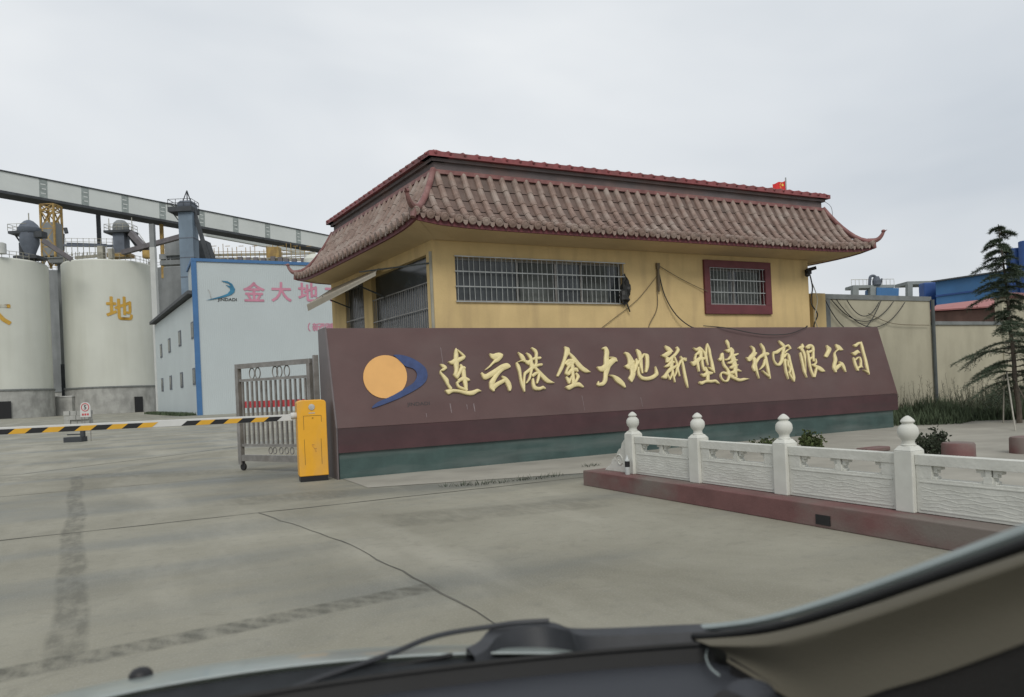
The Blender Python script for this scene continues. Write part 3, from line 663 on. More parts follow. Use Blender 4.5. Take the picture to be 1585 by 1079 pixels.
def barred_window(x0, x1, z0, z1, y, nbar, nh, mull, curtains):
    f = MB()
    for xx in [x0 + .02] + mull + [x1 - .02]:
        f.box(xx - .025, xx + .025, y + .12, y + .17, z0, z1)
    f.box(x0 + .045, x1 - .045, y + .125, y + .165, z0, z0 + .05); f.box(x0 + .045, x1 - .045, y + .125, y + .165, z1 - .05, z1)
    fr = f.build('window_frame', 'gate_steel', gh)
    q = MB(); q.box(x0 + .05, x1 - .05, y + .14, y + .15, z0 + .05, z1 - .05); q.build('pane', 'glass', fr)
    if curtains:
        for (c0, c1) in curtains:
            q = MB()
            q.grid(lambda u, v: Vector((c0 + (c1 - c0) * u, y + .125 + .012 * math.sin(u * (c1 - c0) * 45), z0 + .06 + (z1 - z0 - .12) * v)), int((c1 - c0) * 60), 1)
            q.build('curtain', 'curtain', fr)
    b = MB(); rnd = random.Random(int(x0 * 10))
    for i in range(nbar):
        xx = x0 + .04 + (x1 - x0 - .08) * i / (nbar - 1) + (rnd.random() - .5) * .02
        lean = (rnd.random() - .5) * .03
        b.tube([(xx, y - .02, z0 - .01), (xx + lean, y - .02, z1 + .01)], .0072, 6)
    for i in range(nh):
        zz = z0 + (z1 - z0) * (i + 0) / (nh - 1) if nh > 2 else (z0, z1)[i]
        b.beam((x0 - .02, y - .033, zz), (x1 + .02, y - .033, zz), .018, .022)
    b.build('window_bars', 'steel_bar', fr)
barred_window(LW[0], LW[1], LW[2], LW[3], GY0, 34, 4, [7.4, 8.35, 9.0], [(7.45, 8.3), (9.05, 9.7)])
barred_window(12.57, 14.38, 3.22, 4.12, GY0, 17, 4, [13.47], [(12.65, 13.3), (13.6, 14.3)])
b = MB()
for k in ((12.40, 14.58, 4.121, 4.30), (12.40, 14.58, 2.99, 3.219), (12.40, 12.57, 3.22, 4.12), (14.38, 14.58, 3.22, 4.12)):
    b.box(k[0], k[1], GY0 - .06, GY0 + .1, k[2], k[3])
b.build('window_surround', 'red_paint', gh, bevel=.004)
# side openings with their own grilles
for y0, y1 in ((14.3, 17.4), (17.95, 19.3)):
    q = MB(); gbox(q, GX0 + .11, GX0 + .13, y0, y1, 2.5, 4.18); fr = q.build('side_window', 'glass', gh)
    b = MB(); rnd = random.Random(3)
    n = int((y1 - y0) / .11)
    for i in range(n + 1):
        yy = y0 + .03 + (y1 - y0 - .06) * i / n
        top = 4.15 if y0 > 17 else 3.62
        b.tube([shx((GX0 + .03, yy, 2.5)), shx((GX0 + .03, yy + (rnd.random() - .5) * .04, top))], .008, 5)
    for zz in ((2.6, 3.1, 3.62) if y0 < 17 else (2.6, 3.3, 4.1)):
        b.beam(shx((GX0 + .018, y0, zz)), shx((GX0 + .018, y1, zz)), .02, .02)
    b.build('window_bars', 'gate_steel', fr)
b = MB(); b.beam(shx((GX0 - .02, 14.05, 2.5)), shx((GX0 - .02, 14.05, 4.2)), .05, .05, (0, 1, 0)); b.build('downpipe', 'rail_pale', gh)

# --- roof
RX0, RX1, RY0, RY1 = 5.5, 16.5, 13.9, 20.2
RD, ZT, HH = 0.80, 5.74, 1.12
def prof(s_): return ZT - HH * (1 - max(0.0, 1 - s_) ** 1.55)
EDGES = {   # corner, tangent, outward, length
    'front': ((RX0, RY0), (1, 0), (0, -1), RX1 - RX0),
    'left': ((RX0, RY1), (0, -1), (-1, 0), RY1 - RY0),
    'back': ((RX1, RY1), (-1, 0), (0, 1), RX1 - RX0),
    'right': ((RX1, RY0), (0, 1), (1, 0), RY1 - RY0)}
def ept(e, a_, s_, dz=0.0):
    (px, py), (tx, ty), (ox, oy), Ln = EDGES[e]
    near = min(a_ + RD, Ln + RD - a_)
    lift = 0.13 * s_ * s_ * math.exp(-max(near, 0) / 0.55)
    return shx((px + tx * a_ + ox * RD * s_, py + ty * a_ + oy * RD * s_, prof(s_) + lift + dz))
NT = 5
for e in EDGES:
    Ln = EDGES[e][3]
    base = MB()
    ns_, na = NT * 4, int(Ln / .5)
    for j in range(ns_):
        s0, s1 = j / ns_, (j + 1) / ns_
        k0 = (j % 4) / 4 * .016; k1 = ((j % 4) + 1) / 4 * .016
        row = []
        for i in range(na + 1):
            u = i / na
            a0 = -RD * s0 + (Ln + 2 * RD * s0) * u; a1 = -RD * s1 + (Ln + 2 * RD * s1) * u
            row += [ept(e, a0, s0, k0), ept(e, a1, s1, k1)]
        base.add(row, [(2 * i, 2 * i + 1, 2 * i + 3, 2 * i + 2) for i in range(na)])
    pan, base = base, MB()
    rnd = random.Random(len(e))
    step = .285
    nb = int((Ln + 2 * RD) / step)
    for i in range(nb + 1):
        a_ = -RD + (Ln + 2 * RD) * i / nb
        sm_ = max(0, -a_ / RD, (a_ - Ln) / RD)
        if sm_ > .96: a_ += .02 if a_ < 0 else -.02; sm_ = min(sm_, .96)
        tt = 0
        while tt < NT:
            t0, t1 = tt / NT, (tt + 1) / NT
            tt += 1
            if t1 <= sm_ + .02: continue
            t0 = max(t0, sm_)
            jx = (rnd.random() - .5) * .016
            rings = []
            for t, rr in ((t0, .066), ((t0 + t1) / 2, .070), (t1 + .008, .076), (t1 + .008, .04)):
                c_ = ept(e, a_ + jx, min(t, 1.02), .022)
                nx = ept(e, a_ + jx, min(t, 1.0) - .03, .03) - ept(e, a_ + jx, min(t, 1.0), .03)
                nx.normalize()
                (_, _), (tx, ty), _, _ = EDGES[e]
                sdv = Vector((tx, ty, 0)); up = nx.cross(sdv)
                if up.z < 0: up = -up
                rings.append([c_ + sdv * rr * math.cos(q) + up * rr * math.sin(q) for q in [math.pi * k / 6 for k in range(7)]])
            vs = [v for r_ in rings for v in r_]
            fs = [(r_ * 7 + k, r_ * 7 + k + 1, (r_ + 1) * 7 + k + 1, (r_ + 1) * 7 + k) for r_ in range(3) for k in range(6)]
            base.add(vs, fs)
    npan = len(pan.f); pan.add(base.v, base.f)
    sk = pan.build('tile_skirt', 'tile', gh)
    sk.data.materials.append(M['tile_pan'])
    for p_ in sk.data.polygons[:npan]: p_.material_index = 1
    cp = MB()
    for i in range(nb + 1):
        a_ = -RD + .03 + (Ln + 2 * RD - .06) * i / nb
        c_ = ept(e, a_, 1.0, .02)
        o_ = Vector((EDGES[e][2][0], EDGES[e][2][1], -.25)).normalized()
        t_ = Vector((EDGES[e][1][0], EDGES[e][1][1], 0))
        cp.lathe(c_ - o_ * .03, [(.078, 0), (.086, .06), (.082, .09), (.060, .096), (.055, .09), (.02, .10)], 14, (t_, t_.cross(o_), o_))
        # drip tile between two round ends
        if i < nb:
            d_ = ept(e, a_ + step / 2, 1.0, -.005)
            cp.prism([d_ + t_ * .055 + Vector((0, 0, .02)), d_ - t_ * .055 + Vector((0, 0, .02)), d_ - t_ * .04 + Vector((0, 0, -.05)), d_ + Vector((0, 0, -.085)), d_ + t_ * .04 + Vector((0, 0, -.05))], o_ * .03)
    cp.build('eave_tile_end', 'tile', sk)
    ev = MB()
    for i in range(24):
        a0 = -RD + (Ln + 2 * RD) * i / 24; a1 = -RD + (Ln + 2 * RD) * (i + 1) / 24
        P = [ept(e, a0, .97, -.03), ept(e, a1, .97, -.03), ept(e, a1, .97, -.14), ept(e, a0, .97, -.14)]
        inn = Vector((-EDGES[e][2][0], -EDGES[e][2][1], 0)) * .05
        ev.add([*P, *[q + inn for q in P]], [(0, 1, 2, 3), (4, 7, 6, 5), (3, 2, 6, 7), (0, 4, 5, 1)])
    ev.build('eave_board', 'red_paint', gh)
    sf = MB()
    for i in range(24):
        def wp(u):
            (px, py), (tx, ty), (ox, oy), _ = EDGES[e]
            q = shx((px + tx * Ln * u, py + ty * Ln * u, 4.42))
            return q - Vector((ox, oy, 0)) * (.0)
        u0, u1 = i / 24, (i + 1) / 24
        sf.add([ept(e, -RD + (Ln + 2 * RD) * u0, .93, -.13), ept(e, -RD + (Ln + 2 * RD) * u1, .93, -.13), wp(u1), wp(u0)], [(0, 1, 2, 3)])
    sf.build('soffit', 'soffit', gh)
    # lowest ledge between the soffit and the wall, and the parapet with its red cap
    (px, py), (tx, ty), (ox, oy), _ = EDGES[e]
    pb = MB()
    def rect_run(b_, o0, o1, z0, z1, ext):
        A = Vector((px, py, 0)) - Vector((tx, ty, 0)) * ext; B = Vector((px, py, 0)) + Vector((tx, ty, 0)) * (Ln + ext)
        on = Vector((ox, oy, 0))
        vs = [shx(q) for q in (A + on * o0 + Vector((0, 0, z0)), B + on * o0 + Vector((0, 0, z0)), B + on * o1 + Vector((0, 0, z0)), A + on * o1 + Vector((0, 0, z0)),
              A + on * o0 + Vector((0, 0, z1)), B + on * o0 + Vector((0, 0, z1)), B + on * o1 + Vector((0, 0, z1)), A + on * o1 + Vector((0, 0, z1)))]
        b_.add(vs, [(0, 1, 2, 3), (4, 7, 6, 5), (0, 4, 5, 1), (1, 5, 6, 2), (2, 6, 7, 3), (3, 7, 4, 0)])
    rect_run(pb, -.2, -.02 if e in ('front', 'back') else -.022, 5.5, 6.03, -.02 if e in ('front', 'back') else -.2)
    pw = pb.build('parapet', 'parapet', gh)
    rb = MB(); rect_run(rb, -.02, .07, 5.72, 5.80, .0); rb.build('ridge_band', 'tile_red', pw)
    # a grey stone cornice step under the cap
    cb = MB(); rect_run(cb, -.24, .05 if e in ('front', 'back') else .048, 5.97, 6.035, .045); cb.build('cornice', 'parapet', pw)
    cb = MB(); ez = .0012 * (1 + list(EDGES).index(e))
    rect_run(cb, -.30, .14 - ez, 6.04, 6.14 - ez, .14 - 2 * ez)
    n = int(Ln / .31)
    for i in range(n + 1):
        a_ = Ln * i / n
        A = Vector((px + tx * a_, py + ty * a_, 0))
        on = Vector((ox, oy, 0))
        pts = [shx(A + on * .165 + Vector((0, 0, 6.10))), shx(A + on * .06 + Vector((0, 0, 6.165))), shx(A - on * .08 + Vector((0, 0, 6.185))), shx(A - on * .30 + Vector((0, 0, 6.14)))]
        cb.tube(pts, .026, 8)
    cb.build('ridge_cap', 'cap_red', gh)
rf = MB(); rf.add([shx((RX0 + .1, RY0 + .1, 5.6)), shx((RX1 - .1, RY0 + .1, 5.6)), shx((RX1 - .1, RY1 - .1, 5.6)), shx((RX0 + .1, RY1 - .1, 5.6))], [(0, 1, 2, 3)]); rf.build('flat_roof', 'roofing', gh)
# ring ceiling just above the walls
rc = MB(); gbox(rc, RX0 + .02, RX1 - .02, RY0 + .02, RY1 - .02, 4.425, 4.50); rc.build('ceiling', 'soffit', gh)
for (cx_, cy_, dx, dy) in ((RX0, RY0, -1, -1), (RX1, RY0, 1, -1), (RX1, RY1, 1, 1), (RX0, RY1, -1, 1)):
    h = MB(); pts = []
    for i in range(9):
        s_ = i / 8
        pts.append(shx((cx_ + dx * RD * s_, cy_ + dy * RD * s_, prof(s_) + .13 * s_ * s_ + .07)))
    h.tube(pts, [.062] * 7 + [.07, .065], 10)
    hr_ = h.build('hip_ridge', 'tile_red', gh, smooth=True)
    h = MB(); e_ = pts[-1]; d_ = Vector((dx, dy, 0)).normalized()
    hp = [e_ - d_ * .12 + Vector((0, 0, .02)), e_ + d_ * .06 + Vector((0, 0, .02)), e_ + d_ * .15 + Vector((0, 0, .06)), e_ + d_ * .22 + Vector((0, 0, .14)), e_ + d_ * .26 + Vector((0, 0, .22))]
    h.tube(spline(hp, 3), [.07 - .035 * i / 12 for i in range(13)], 8)
    h.blob(e_ + d_ * .26 + Vector((0, 0, .24)), .055, .055, .045, 10)
    h.prism([e_ + d_ * .26 + Vector((0, 0, .25)), e_ + d_ * .36 + Vector((0, 0, .27)), e_ + d_ * .27 + Vector((0, 0, .20))], Vector((-d_.y, d_.x, 0)) * .03)
    h.tube([e_ - d_ * .02 + Vector((0, 0, -.02)), e_ + d_ * .04 + Vector((0, 0, -.19))], [.09, .05], 8)
    h.build('eave_horn', 'tile_red', hr_, smooth=True)

# --- things fixed to or hung on the house
aw = thing('window_awning', 'thin pale metal awning tilted over the side window of the yellow gatehouse', 'awning', shx((5.3, 17, 3.9)))
q = MB()
A0, A1 = shx((GX0 - .005, 16.9, 4.30)), shx((GX0 - .005, 20.3, 4.30))
B0, B1 = Vector((4.64, 15.2, 3.92)), Vector((4.24, 20.2, 3.84))
up = Vector((0, 0, .02))
q.add([A0, A1, B1, B0, A0 + up, A1 + up, B1 + up, B0 + up], [(0, 1, 2, 3), (4, 7, 6, 5), (0, 4, 5, 1), (1, 5, 6, 2), (2, 6, 7, 3), (3, 7, 4, 0)])
q.add([B0, B1, B1 + Vector((.03, 0, -.16)), B0 + Vector((.0, 0, -.05))], [(0, 1, 2, 3)])
q.build('sheet', 'awning', aw)
for a_, b_ in ((shx((GX0, 18.9, 3.62)), Vector((4.36, 18.9, 3.90))), (shx((GX0, 16.6, 3.62)), Vector((4.55, 16.6, 3.90))), (shx((GX0, 14.1, 3.98)), shx((GX0 - .45, 16.9, 4.22)))):
    q = MB(); q.tube([a_, b_], .018, 6); q.build('strut', 'pipe_dark', aw)
q = MB(); q.blob((10.08, 13.97, 3.58), .10, .10, .26, 12, .6, random.Random(2)); q.blob((10.02, 13.94, 3.34), .12, .09, .15, 10, .7, random.Random(4)); q.blob((10.13, 13.94, 3.52), .08, .08, .13, 8, .8, random.Random(6)); q.tube([(10.05, 13.92, 3.25), (10.11, 13.92, 3.1), (10.15, 13.93, 3.02)], .018, 5)
tag(q.build('bundle', 'cable', None), 'dark lumpy bundle bulging from the right end of the long barred window', 'bundle')
cm = thing('security_camera', 'small black surveillance camera at the right corner of the yellow gatehouse', 'camera', (15.97, 13.98, 4.15))
q = MB(); q.box(15.85, 15.97, 13.88, 14.0, 4.05, 4.17); q.build('bracket', 'black', cm)
q = MB(); q.tube([(15.80, 13.9, 4.14), (15.98, 13.74, 4.19)], .045, 10); q.blob((15.78, 13.86, 4.02), .07, .06, .06, 10); q.build('housing', 'black', cm)
def cable(pts, r, label, mt='cable', k=5, cat='cable', grp=None):
    q = MB(); q.tube(spline(pts, k), r, 5)
    return tag(q.build('cable', mt, None), label, cat, grp)
cable([(11.02, 13.97, 4.10), (11.05, 13.96, 3.9), (11.18, 13.95, 3.4), (11.45, 13.9, 2.95), (11.8, 13.8, 2.66), (12.0, 13.6, 2.6)], .014, 'thick black cable dropping from the hook between the two windows of the gatehouse')
cable([(11.0, 13.97, 4.10), (10.98, 13.97, 3.6), (10.95, 13.97, 3.1), (10.7, 13.97, 2.7), (10.65, 13.97, 2.3)], .010, 'thin brown cable hanging straight down the yellow wall between the windows', 'cable_faded')
cable([(11.02, 13.965, 4.12), (11.6, 13.96, 3.85), (12.2, 13.96, 3.62), (12.45, 13.90, 3.52)], .008, 'thin faded cable running from the hook towards the maroon framed window', 'cable_faded')
cable([(10.98, 13.975, 3.85), (10.4, 13.97, 3.3), (9.7, 13.97, 2.85), (9.3, 13.97, 2.6)], .007, 'faint brown cable slanting down the wall right of the long barred window', 'cable_faded')
cable([(11.55, 13.1, 2.62), (12.0, 12.86, 2.55), (12.8, 12.82, 2.42), (13.4, 12.80, 2.38), (14.0, 12.82, 2.42), (14.6, 12.9, 2.58), (14.8, 13.1, 2.61)], .010, 'slack black cable looping over the top of the maroon sign wall')
cable([(15.99, 13.97, 4.08), (16.03, 13.93, 3.7), (15.98, 13.95, 3.3), (16.14, 13.9, 3.0), (16.05, 13.95, 2.7), (16.1, 13.95, 2.3)], .018, 'tangled dark cable running down the right corner of the gatehouse')
cable([(16.02, 13.96, 3.9), (16.16, 13.9, 3.4), (16.04, 13.9, 2.9), (16.2, 13.9, 2.5)], .012, 'pale cable bunched beside the dark one on the gatehouse corner', 'rail_pale')
cable([(16.62, 14.0, 6.05), (16.95, 14.0, 5.9), (17.0, 14.0, 5.5), (16.9, 13.9, 5.2)], .006, 'hair-thin wire looping from the red ridge to the upturned eave tip')
q = MB(); q.box(10.98, 11.06, 13.93, 14.0, 4.03, 4.16); q.tube([(11.02, 13.95, 4.05), (11.02, 13.95, 3.5)], .028, 6)
tag(q.build('cable_hook', 'cable_faded', None), 'small brown hook and clump of cable between the two front windows', 'hook')

# ================================================================== yard wall on the right
yw = thing('yard_wall', 'beige rendered yard wall with grey coping running right from the gatehouse', 'wall', (22, 15, 0))
YW = 14.98
q = MB(); q.box(17.62, 22.40, YW, YW + .24, 0, 3.56); q.build('tall_panel', 'yard_wall', yw)
q = MB(); q.box(17.10, 17.60, YW - .12, YW + .4, 0, 3.70); q.build('corner_pier', 'yellow_wall', yw)
q = MB(); q.box(17.605, 22.44, YW - .03, YW + .28, 3.56, 3.70); q.box(17.602, 17.90, YW - .02, YW + .2, 0, 3.558); q.build('coping', 'coping', yw)
q = MB(); q.box(22.46, 26.2, YW + .03, YW + .24, 0, 2.82); q.build('low_panel', 'yard_wall', yw)
q = MB(); q.box(22.45, 26.2, YW - .02, YW + .3, 2.82, 2.93); q.build('low_coping', 'coping', yw)
q = MB(); q.box(26.2, 34, YW, YW + .24, 0, 3.72); q.build('far_panel', 'yard_wall', yw)
q = MB()
q.box(26.15, 34, YW - .08, YW + .32, 3.72, 3.76)
for i in range(56): q.tube([(26.25 + i * .14, YW - .14, 3.77), (26.25 + i * .14, YW + .12, 3.90)], .055, 6)
q.build('tile_coping', 'tile_red', yw)
q = MB(); q.tube([(22.43, YW - .07, 0), (22.43, YW - .07, 3.6)], .055, 8)
tag(q.build('drainpipe', 'pipe_dark', None), 'dark vertical drainpipe where the tall and low beige yard walls meet', 'pipe')
cs = [((17.9, 3.55), (20.6, 3.52), .62), ((18.1, 3.54), (21.1, 3.50), .78), ((17.6, 3.56), (20.0, 3.54), .95), ((18.5, 3.53), (19.9, 3.5), .45)]
lb = ['highest of the three deep cable loops drooping across the beige yard wall', 'widest cable loop drooping across the beige yard wall', 'lowest cable loop drooping across the beige yard wall from its pier', 'short cable loop near the top of the beige yard wall']
for i, (a_, b_, sg) in enumerate(cs):
    q = MB(); q.tube(catenary((a_[0], YW - .06 - .015 * i, a_[1]), (b_[0], YW - .06 - .015 * i, b_[1]), sg), .013, 5)
    tag(q.build('cable', 'cable', None), lb[i], 'cable', 'cables drooping on the yard wall')
q = MB(); q.tube(spline([(19.4, YW - .09, 3.15), (20.5, YW - .09, 2.85), (22.2, YW - .09, 2.80)], 6), .010, 5)
tag(q.build('cable', 'cable_faded', None), 'straggling pale cable lying nearly level across the beige yard wall', 'cable', 'cables drooping on the yard wall')

# ================================================================== balustrade and its plinth
kb = MB()
kb.prism([(5.58, 8.92, 0), (5.58, 8.92, .21), (6.25, 8.92, .21), (6.25, 8.92, 0)], (0, -8.4, 0))
ko = tag(kb.build('plinth', 'plinth_red', None, bevel=.01), 'low dark red painted kerb under the white stone balustrade', 'kerb')
q = MB(); q.box(5.572, 5.60, 4.76, 4.92, .03, .12); q.build('drain_hole', 'black', ko)
bal = thing('balustrade', 'white carved stone balustrade with rounded finials on the dark red kerb', 'balustrade', (5.9, 5.5, .21))
PX = 5.87
PYS = [8.10, 6.83, 5.53, 4.17, 2.80, 1.45]
fin = [(.060, 0), (.062, .012), (.052, .02), (.050, .045), (.056, .055), (.078, .085), (.084, .115), (.080, .150), (.062, .175), (.046, .185), (.044, .195), (.056, .203), (.057, .212), (.046, .228), (.028, .245), (.010, .256), (.0, .258)]
for i, py in enumerate(PYS):
    q = MB(); q.box(PX - .085, PX + .085, py - .085, py + .085, .21, .73)
    a_ = [(PX + sx_ * .085, py + sy_ * .085, .73) for sx_, sy_ in ((-1, -1), (1, -1), (1, 1), (-1, 1))]
    b_ = [(PX + sx_ * .055, py + sy_ * .055, .77) for sx_, sy_ in ((-1, -1), (1, -1), (1, 1), (-1, 1))]
    q.add(a_ + b_, [(0, 1, 5, 4), (1, 2, 6, 5), (2, 3, 7, 6), (3, 0, 4, 7), (4, 5, 6, 7)])
    po = q.build('post', 'marble', bal, bevel=.008)
    q = MB(); q.lathe((PX, py, .765), fin, 24); q.build('finial', 'marble', po, smooth=True)
for i in range(len(PYS) - 1):
    y1, y0 = PYS[i] - .087, PYS[i + 1] + .087
    y0 += .012
    Lp = y1 - y0
    q = MB()
    w2 = .045
    q.box(PX - w2, PX + w2, y0, y1, .215, .505)
    q.box(PX - w2 - .008, PX + w2 + .008, y0, y1, .615, .70)
    mid = (y0 + y1) / 2
    q.box(PX - w2, PX + w2, y0, y0 + .14, .505, .615); q.box(PX - w2, PX + w2, y1 - .14, y1, .505, .615)
    q.box(PX - w2, PX + w2, mid - .035, mid + .035, .505, .56)
    q.box(PX - w2 + .006, PX + w2 - .006, mid - .022, mid + .022, .56, .615)
    for s_, cen in ((1, y0 + .14), (-1, y1 - .14), (-1, mid - .03), (1, mid + .03)):   # stepped cloud corners
        for k, (ww, hh) in enumerate(((.07, .030), (.035, .060))):
            x_ = w2 - .018 - .002 * k
            q.box(PX - x_, PX + x_, min(cen, cen + s_ * ww), max(cen, cen + s_ * ww), .615 - hh, .6145)
        q.box(PX - w2 + .008, PX + w2 - .008, min(cen, cen + s_ * .03), max(cen, cen + s_ * .03), .5055, .525)
    for xf in (-1, 1):     # shallow carved border and ripples
        for k in ((y0 + .03, y1 - .03, .240, .254), (y0 + .03, y1 - .03, .470, .484)):
            q.box(PX + xf * w2, PX + xf * (w2 + .005), k[0], k[1], k[2], k[3])
        rnd = random.Random(i)
        for k in range(6):
            zz = .275 + .03 * k
            ph = rnd.random() * 6
            q.tube([(PX + xf * w2, y0 + .05 + (Lp - .10) * j / 22, zz + .007 * math.sin(j * 1.3 + ph) + .004 * rnd.random()) for j in range(23)], .0036, 4)
    q.build('carved_panel', 'marble_carved', bal, bevel=.004)
q = MB()
dr = [(8.19, .21), (8.19, .66), (8.24, .655), (8.30, .60), (8.33, .53), (8.37, .52), (8.42, .47), (8.44, .41), (8.49, .40), (8.55, .36), (8.58, .30), (8.66, .26), (8.74, .21)]
q.prism([(PX - .05, y, z) for y, z in dr], (.10, 0, 0))
for xf in (-1, 1):
    q.tube([(PX + xf * .05, 8.36 + .10 * math.cos(t) * (1 - t / 9), .36 + .10 * math.sin(t) * (1 - t / 9)) for t in [j * .5 for j in range(15)]], .012, 6)
q.build('scroll_stone', 'marble_carved', bal, bevel=.01)
bt = thing('bottle', 'small clear plastic bottle with a black band standing on the dark red kerb', 'bottle', (5.72, 8.05, .21))
q = MB(); q.lathe((5.72, 8.05, .211), [(.03, 0), (.032, .02), (.032, .10)], 14); q.build('bottle_body', 'plastic_clear', bt, smooth=True)
q = MB(); q.lathe((5.72, 8.05, .311), [(.033, 0), (.033, .075)], 14); q.build('wrapper', 'black', bt)
q = MB(); q.lathe((5.72, 8.05, .386), [(.032, 0), (.028, .03), (.012, .055), (.012, .075)], 14); q.build('bottle_neck', 'plastic_clear', bt, smooth=True)

# ================================================================== barrier and gate
bb = thing('boom_barrier', 'yellow barrier cabinet with a long striped yellow and black arm lowered across the entrance', 'barrier', (2.66, 12.85, 0))
bx = Vector((2.66, 12.72, 0))
ang = R(-6)
ca, sa = math.cos(ang), math.sin(ang)
def BL(x, y, z): return Vector((bx.x + x * ca - y * sa, bx.y + x * sa + y * ca, z))
def lbox(q_, x0, x1, y0, y1, z0, z1):
    c = MB(); c.box(x0, x1, y0, y1, z0, z1); q_.add([BL(*v) for v in c.v], c.f)
q = MB()
prf = [(-.235, .09), (-.235, 1.30), (-.215, 1.335), (-.15, 1.35), (.15, 1.35), (.215, 1.335), (.235, 1.30), (.235, .09)]
q.prism([BL(x, -.15, z) for x, z in prf], BL(0, .33, 0) - BL(0, 0, 0)); q.build('housing', 'box_yellow', bb, bevel=.012)
q = MB(); lbox(q, -.22, .22, -.14, .17, 0, .09); q.build('base', 'black', bb)
q = MB()
for k in ((-.14, .15, 1.085, 1.088), (-.14, -.137, .86, 1.085), (.147, .15, .98, 1.085), (-.14, -.137, .28, .70), (.13, .133, .28, .70)):
    lbox(q, k[0], k[1] + .002, -.1525, -.1485, k[2], k[3] + .002)
q.build('door_seam', 'black', bb)
q = MB(); lbox(q, -.0, .02, -.16, -.1525, 1.045, 1.055); q.build('lock', 'black', bb)
q = MB(); q.lathe(BL(0, -.1505, 1.23), [(.052, 0), (.050, .012), (.02, .016)], 20, (Vector((ca, sa, 0)), Vector((0, 0, 1)), Vector((sa, -ca, 0)))); q.build('round_badge', 'label_grey', bb)
q = MB(); lbox(q, -.05, .05, -.1535, -.149, 1.125, 1.140); q.build('badge_strip', 'label_grey', bb)
M['smudge'] = mat('smudge', (0.42, 0.20, 0.05), 0.6, 0.3, 30)
q = MB()
for k in range(6): lbox(q, -.02 + .012 * k - .006 * (k % 2), -.01 + .012 * k + .03 * (k % 3 == 0), -.1528 - .0003 * k, -.149, .60 - .022 * k, .612 - .022 * k)
q.build('worn_sticker', 'smudge', bb)
q = MB(); q.lathe(BL(-.28, -.02, 1.10), [(.05, -.05), (.055, 0), (.05, .045)], 16, (Vector((0, 1, 0)), Vector((0, 0, 1)), Vector((1, 0, 0)))); q.build('pivot', 'white_paint', bb)
q = MB()
ax0, ax1, ay = 2.36, -3.2, 12.72
def az(x): return 1.075 + (2.36 - x) * .008
q.prism([(ax0, ay, az(ax0) - .055), (ax0, ay, az(ax0) + .05), (ax1, ay, az(ax1) + .05), (ax1, ay, az(ax1) - .055)], (0, .035, 0)); ba = q.build('arm', 'white_paint', bb, bevel=.006)
def stripe(x0, x1, mt, nm):
    q_ = MB(); sl = .09
    q_.prism([(x0 + sl, ay - .0045, az(x0) + .020), (x1 + sl, ay - .0045, az(x1) + .020), (x1, ay - .0045, az(x1) - .052), (x0, ay - .0045, az(x0) - .052)], (0, .004, 0))
    return q_
yb, kbk = MB(), MB()
xx = 2.10; k = 0
while xx > -3.1:
    if -.78 > xx > -.80 or False: pass
    seg = .205
    if not (0.35 < xx < 0.62 + .2):
        s_ = stripe(xx - seg, xx, None, None)
        (kbk if k % 2 == 0 else yb).add(s_.v, s_.f)
    k += 1; xx -= seg
yb.build('yellow_stripe', 'stripe_yellow', ba); kbk.build('black_stripe', 'black', ba)

gt_ = thing('metal_gate', 'grey steel gate leaf with ring ornaments and a red band standing open behind the barrier', 'gate', (2.4, 14.6, 0))
GA, GB = Vector((1.88, 15.75, 0)), Vector((2.95, 13.95, 0))
gd = (GB - GA); GL = gd.length; gd.normalize(); gn = Vector((-gd.y, gd.x, 0))
def GP(u, z, o=0.0): return GA + gd * u + gn * o + Vector((0, 0, z))
q = MB()
q.beam(GP(.03, .12), GP(.03, 2.02), .09, .09, gn); q.beam(GP(GL - .03, .12), GP(GL - .03, 2.02), .08, .09, gn)
q.beam(GP(-.016, 2.06), GP(GL + .02, 2.06), .08, .09); q.beam(GP(.08, .25), GP(GL - .08, .25), .08, .12)
q.beam(GP(.08, 1.78), GP(GL - .08, 1.78), .05, .05); q.beam(GP(.08, .50), GP(GL - .08, .50), .05, .05)
q.build('gate_frame', 'gate_steel', gt_)
q = MB(); n = 14
for i in range(n):
    u = .16 + (GL - .32) * i / (n - 1)
    q.beam(GP(u, .53), GP(u, 1.75), .035, .035, gn)
q.build('gate_bars', 'gate_steel', gt_)
for u in (.45, .62, 1.12, 1.24, 1.45):
    q = MB(); q.tube([GP(u + .075 * math.cos(t), 1.905 + .105 * math.sin(t)) for t in [2 * math.pi * k / 20 for k in range(21)]], .012, 6); q.build('ring_ornament', 'gate_steel', gt_)
for u in (.9, 1.02, 1.2, 1.35, 1.5):
    q = MB(); q.tube([GP(u + .05 * math.cos(t), .40 + .06 * math.sin(t)) for t in [2 * math.pi * k / 16 for k in range(17)]], .010, 6); q.build('ring_ornament', 'gate_steel', gt_)
q = MB(); q.beam(GP(.10, 1.30, .03), GP(GL - .1, 1.30, .03), .012, .13); q.build('red_band', 'red_band', gt_)
q = MB(); q.lathe(GP(.08, .075, -.02), [(.07, 0), (.075, .01), (.075, .035), (.07, .045)], 16, (gd, Vector((0, 0, 1)), gn)); q.box(GP(.08, 0).x - .02, GP(.08, 0).x + .02, GP(.08, 0).y - .02, GP(.08, 0).y + .02, .09, .2); q.build('caster', 'black', gt_)
q = MB(); q.box(2.93, 3.02, 13.60, 13.70, 0, 2.15)
tag(q.build('gate_post', 'gate_steel', None, bevel=.005), 'slim grey steel gate post against the back of the maroon sign wall', 'post')
q = MB(); q.beam((1.95, 15.9, 0.003), (4.5, 13.2, 0.003), .06, .004)

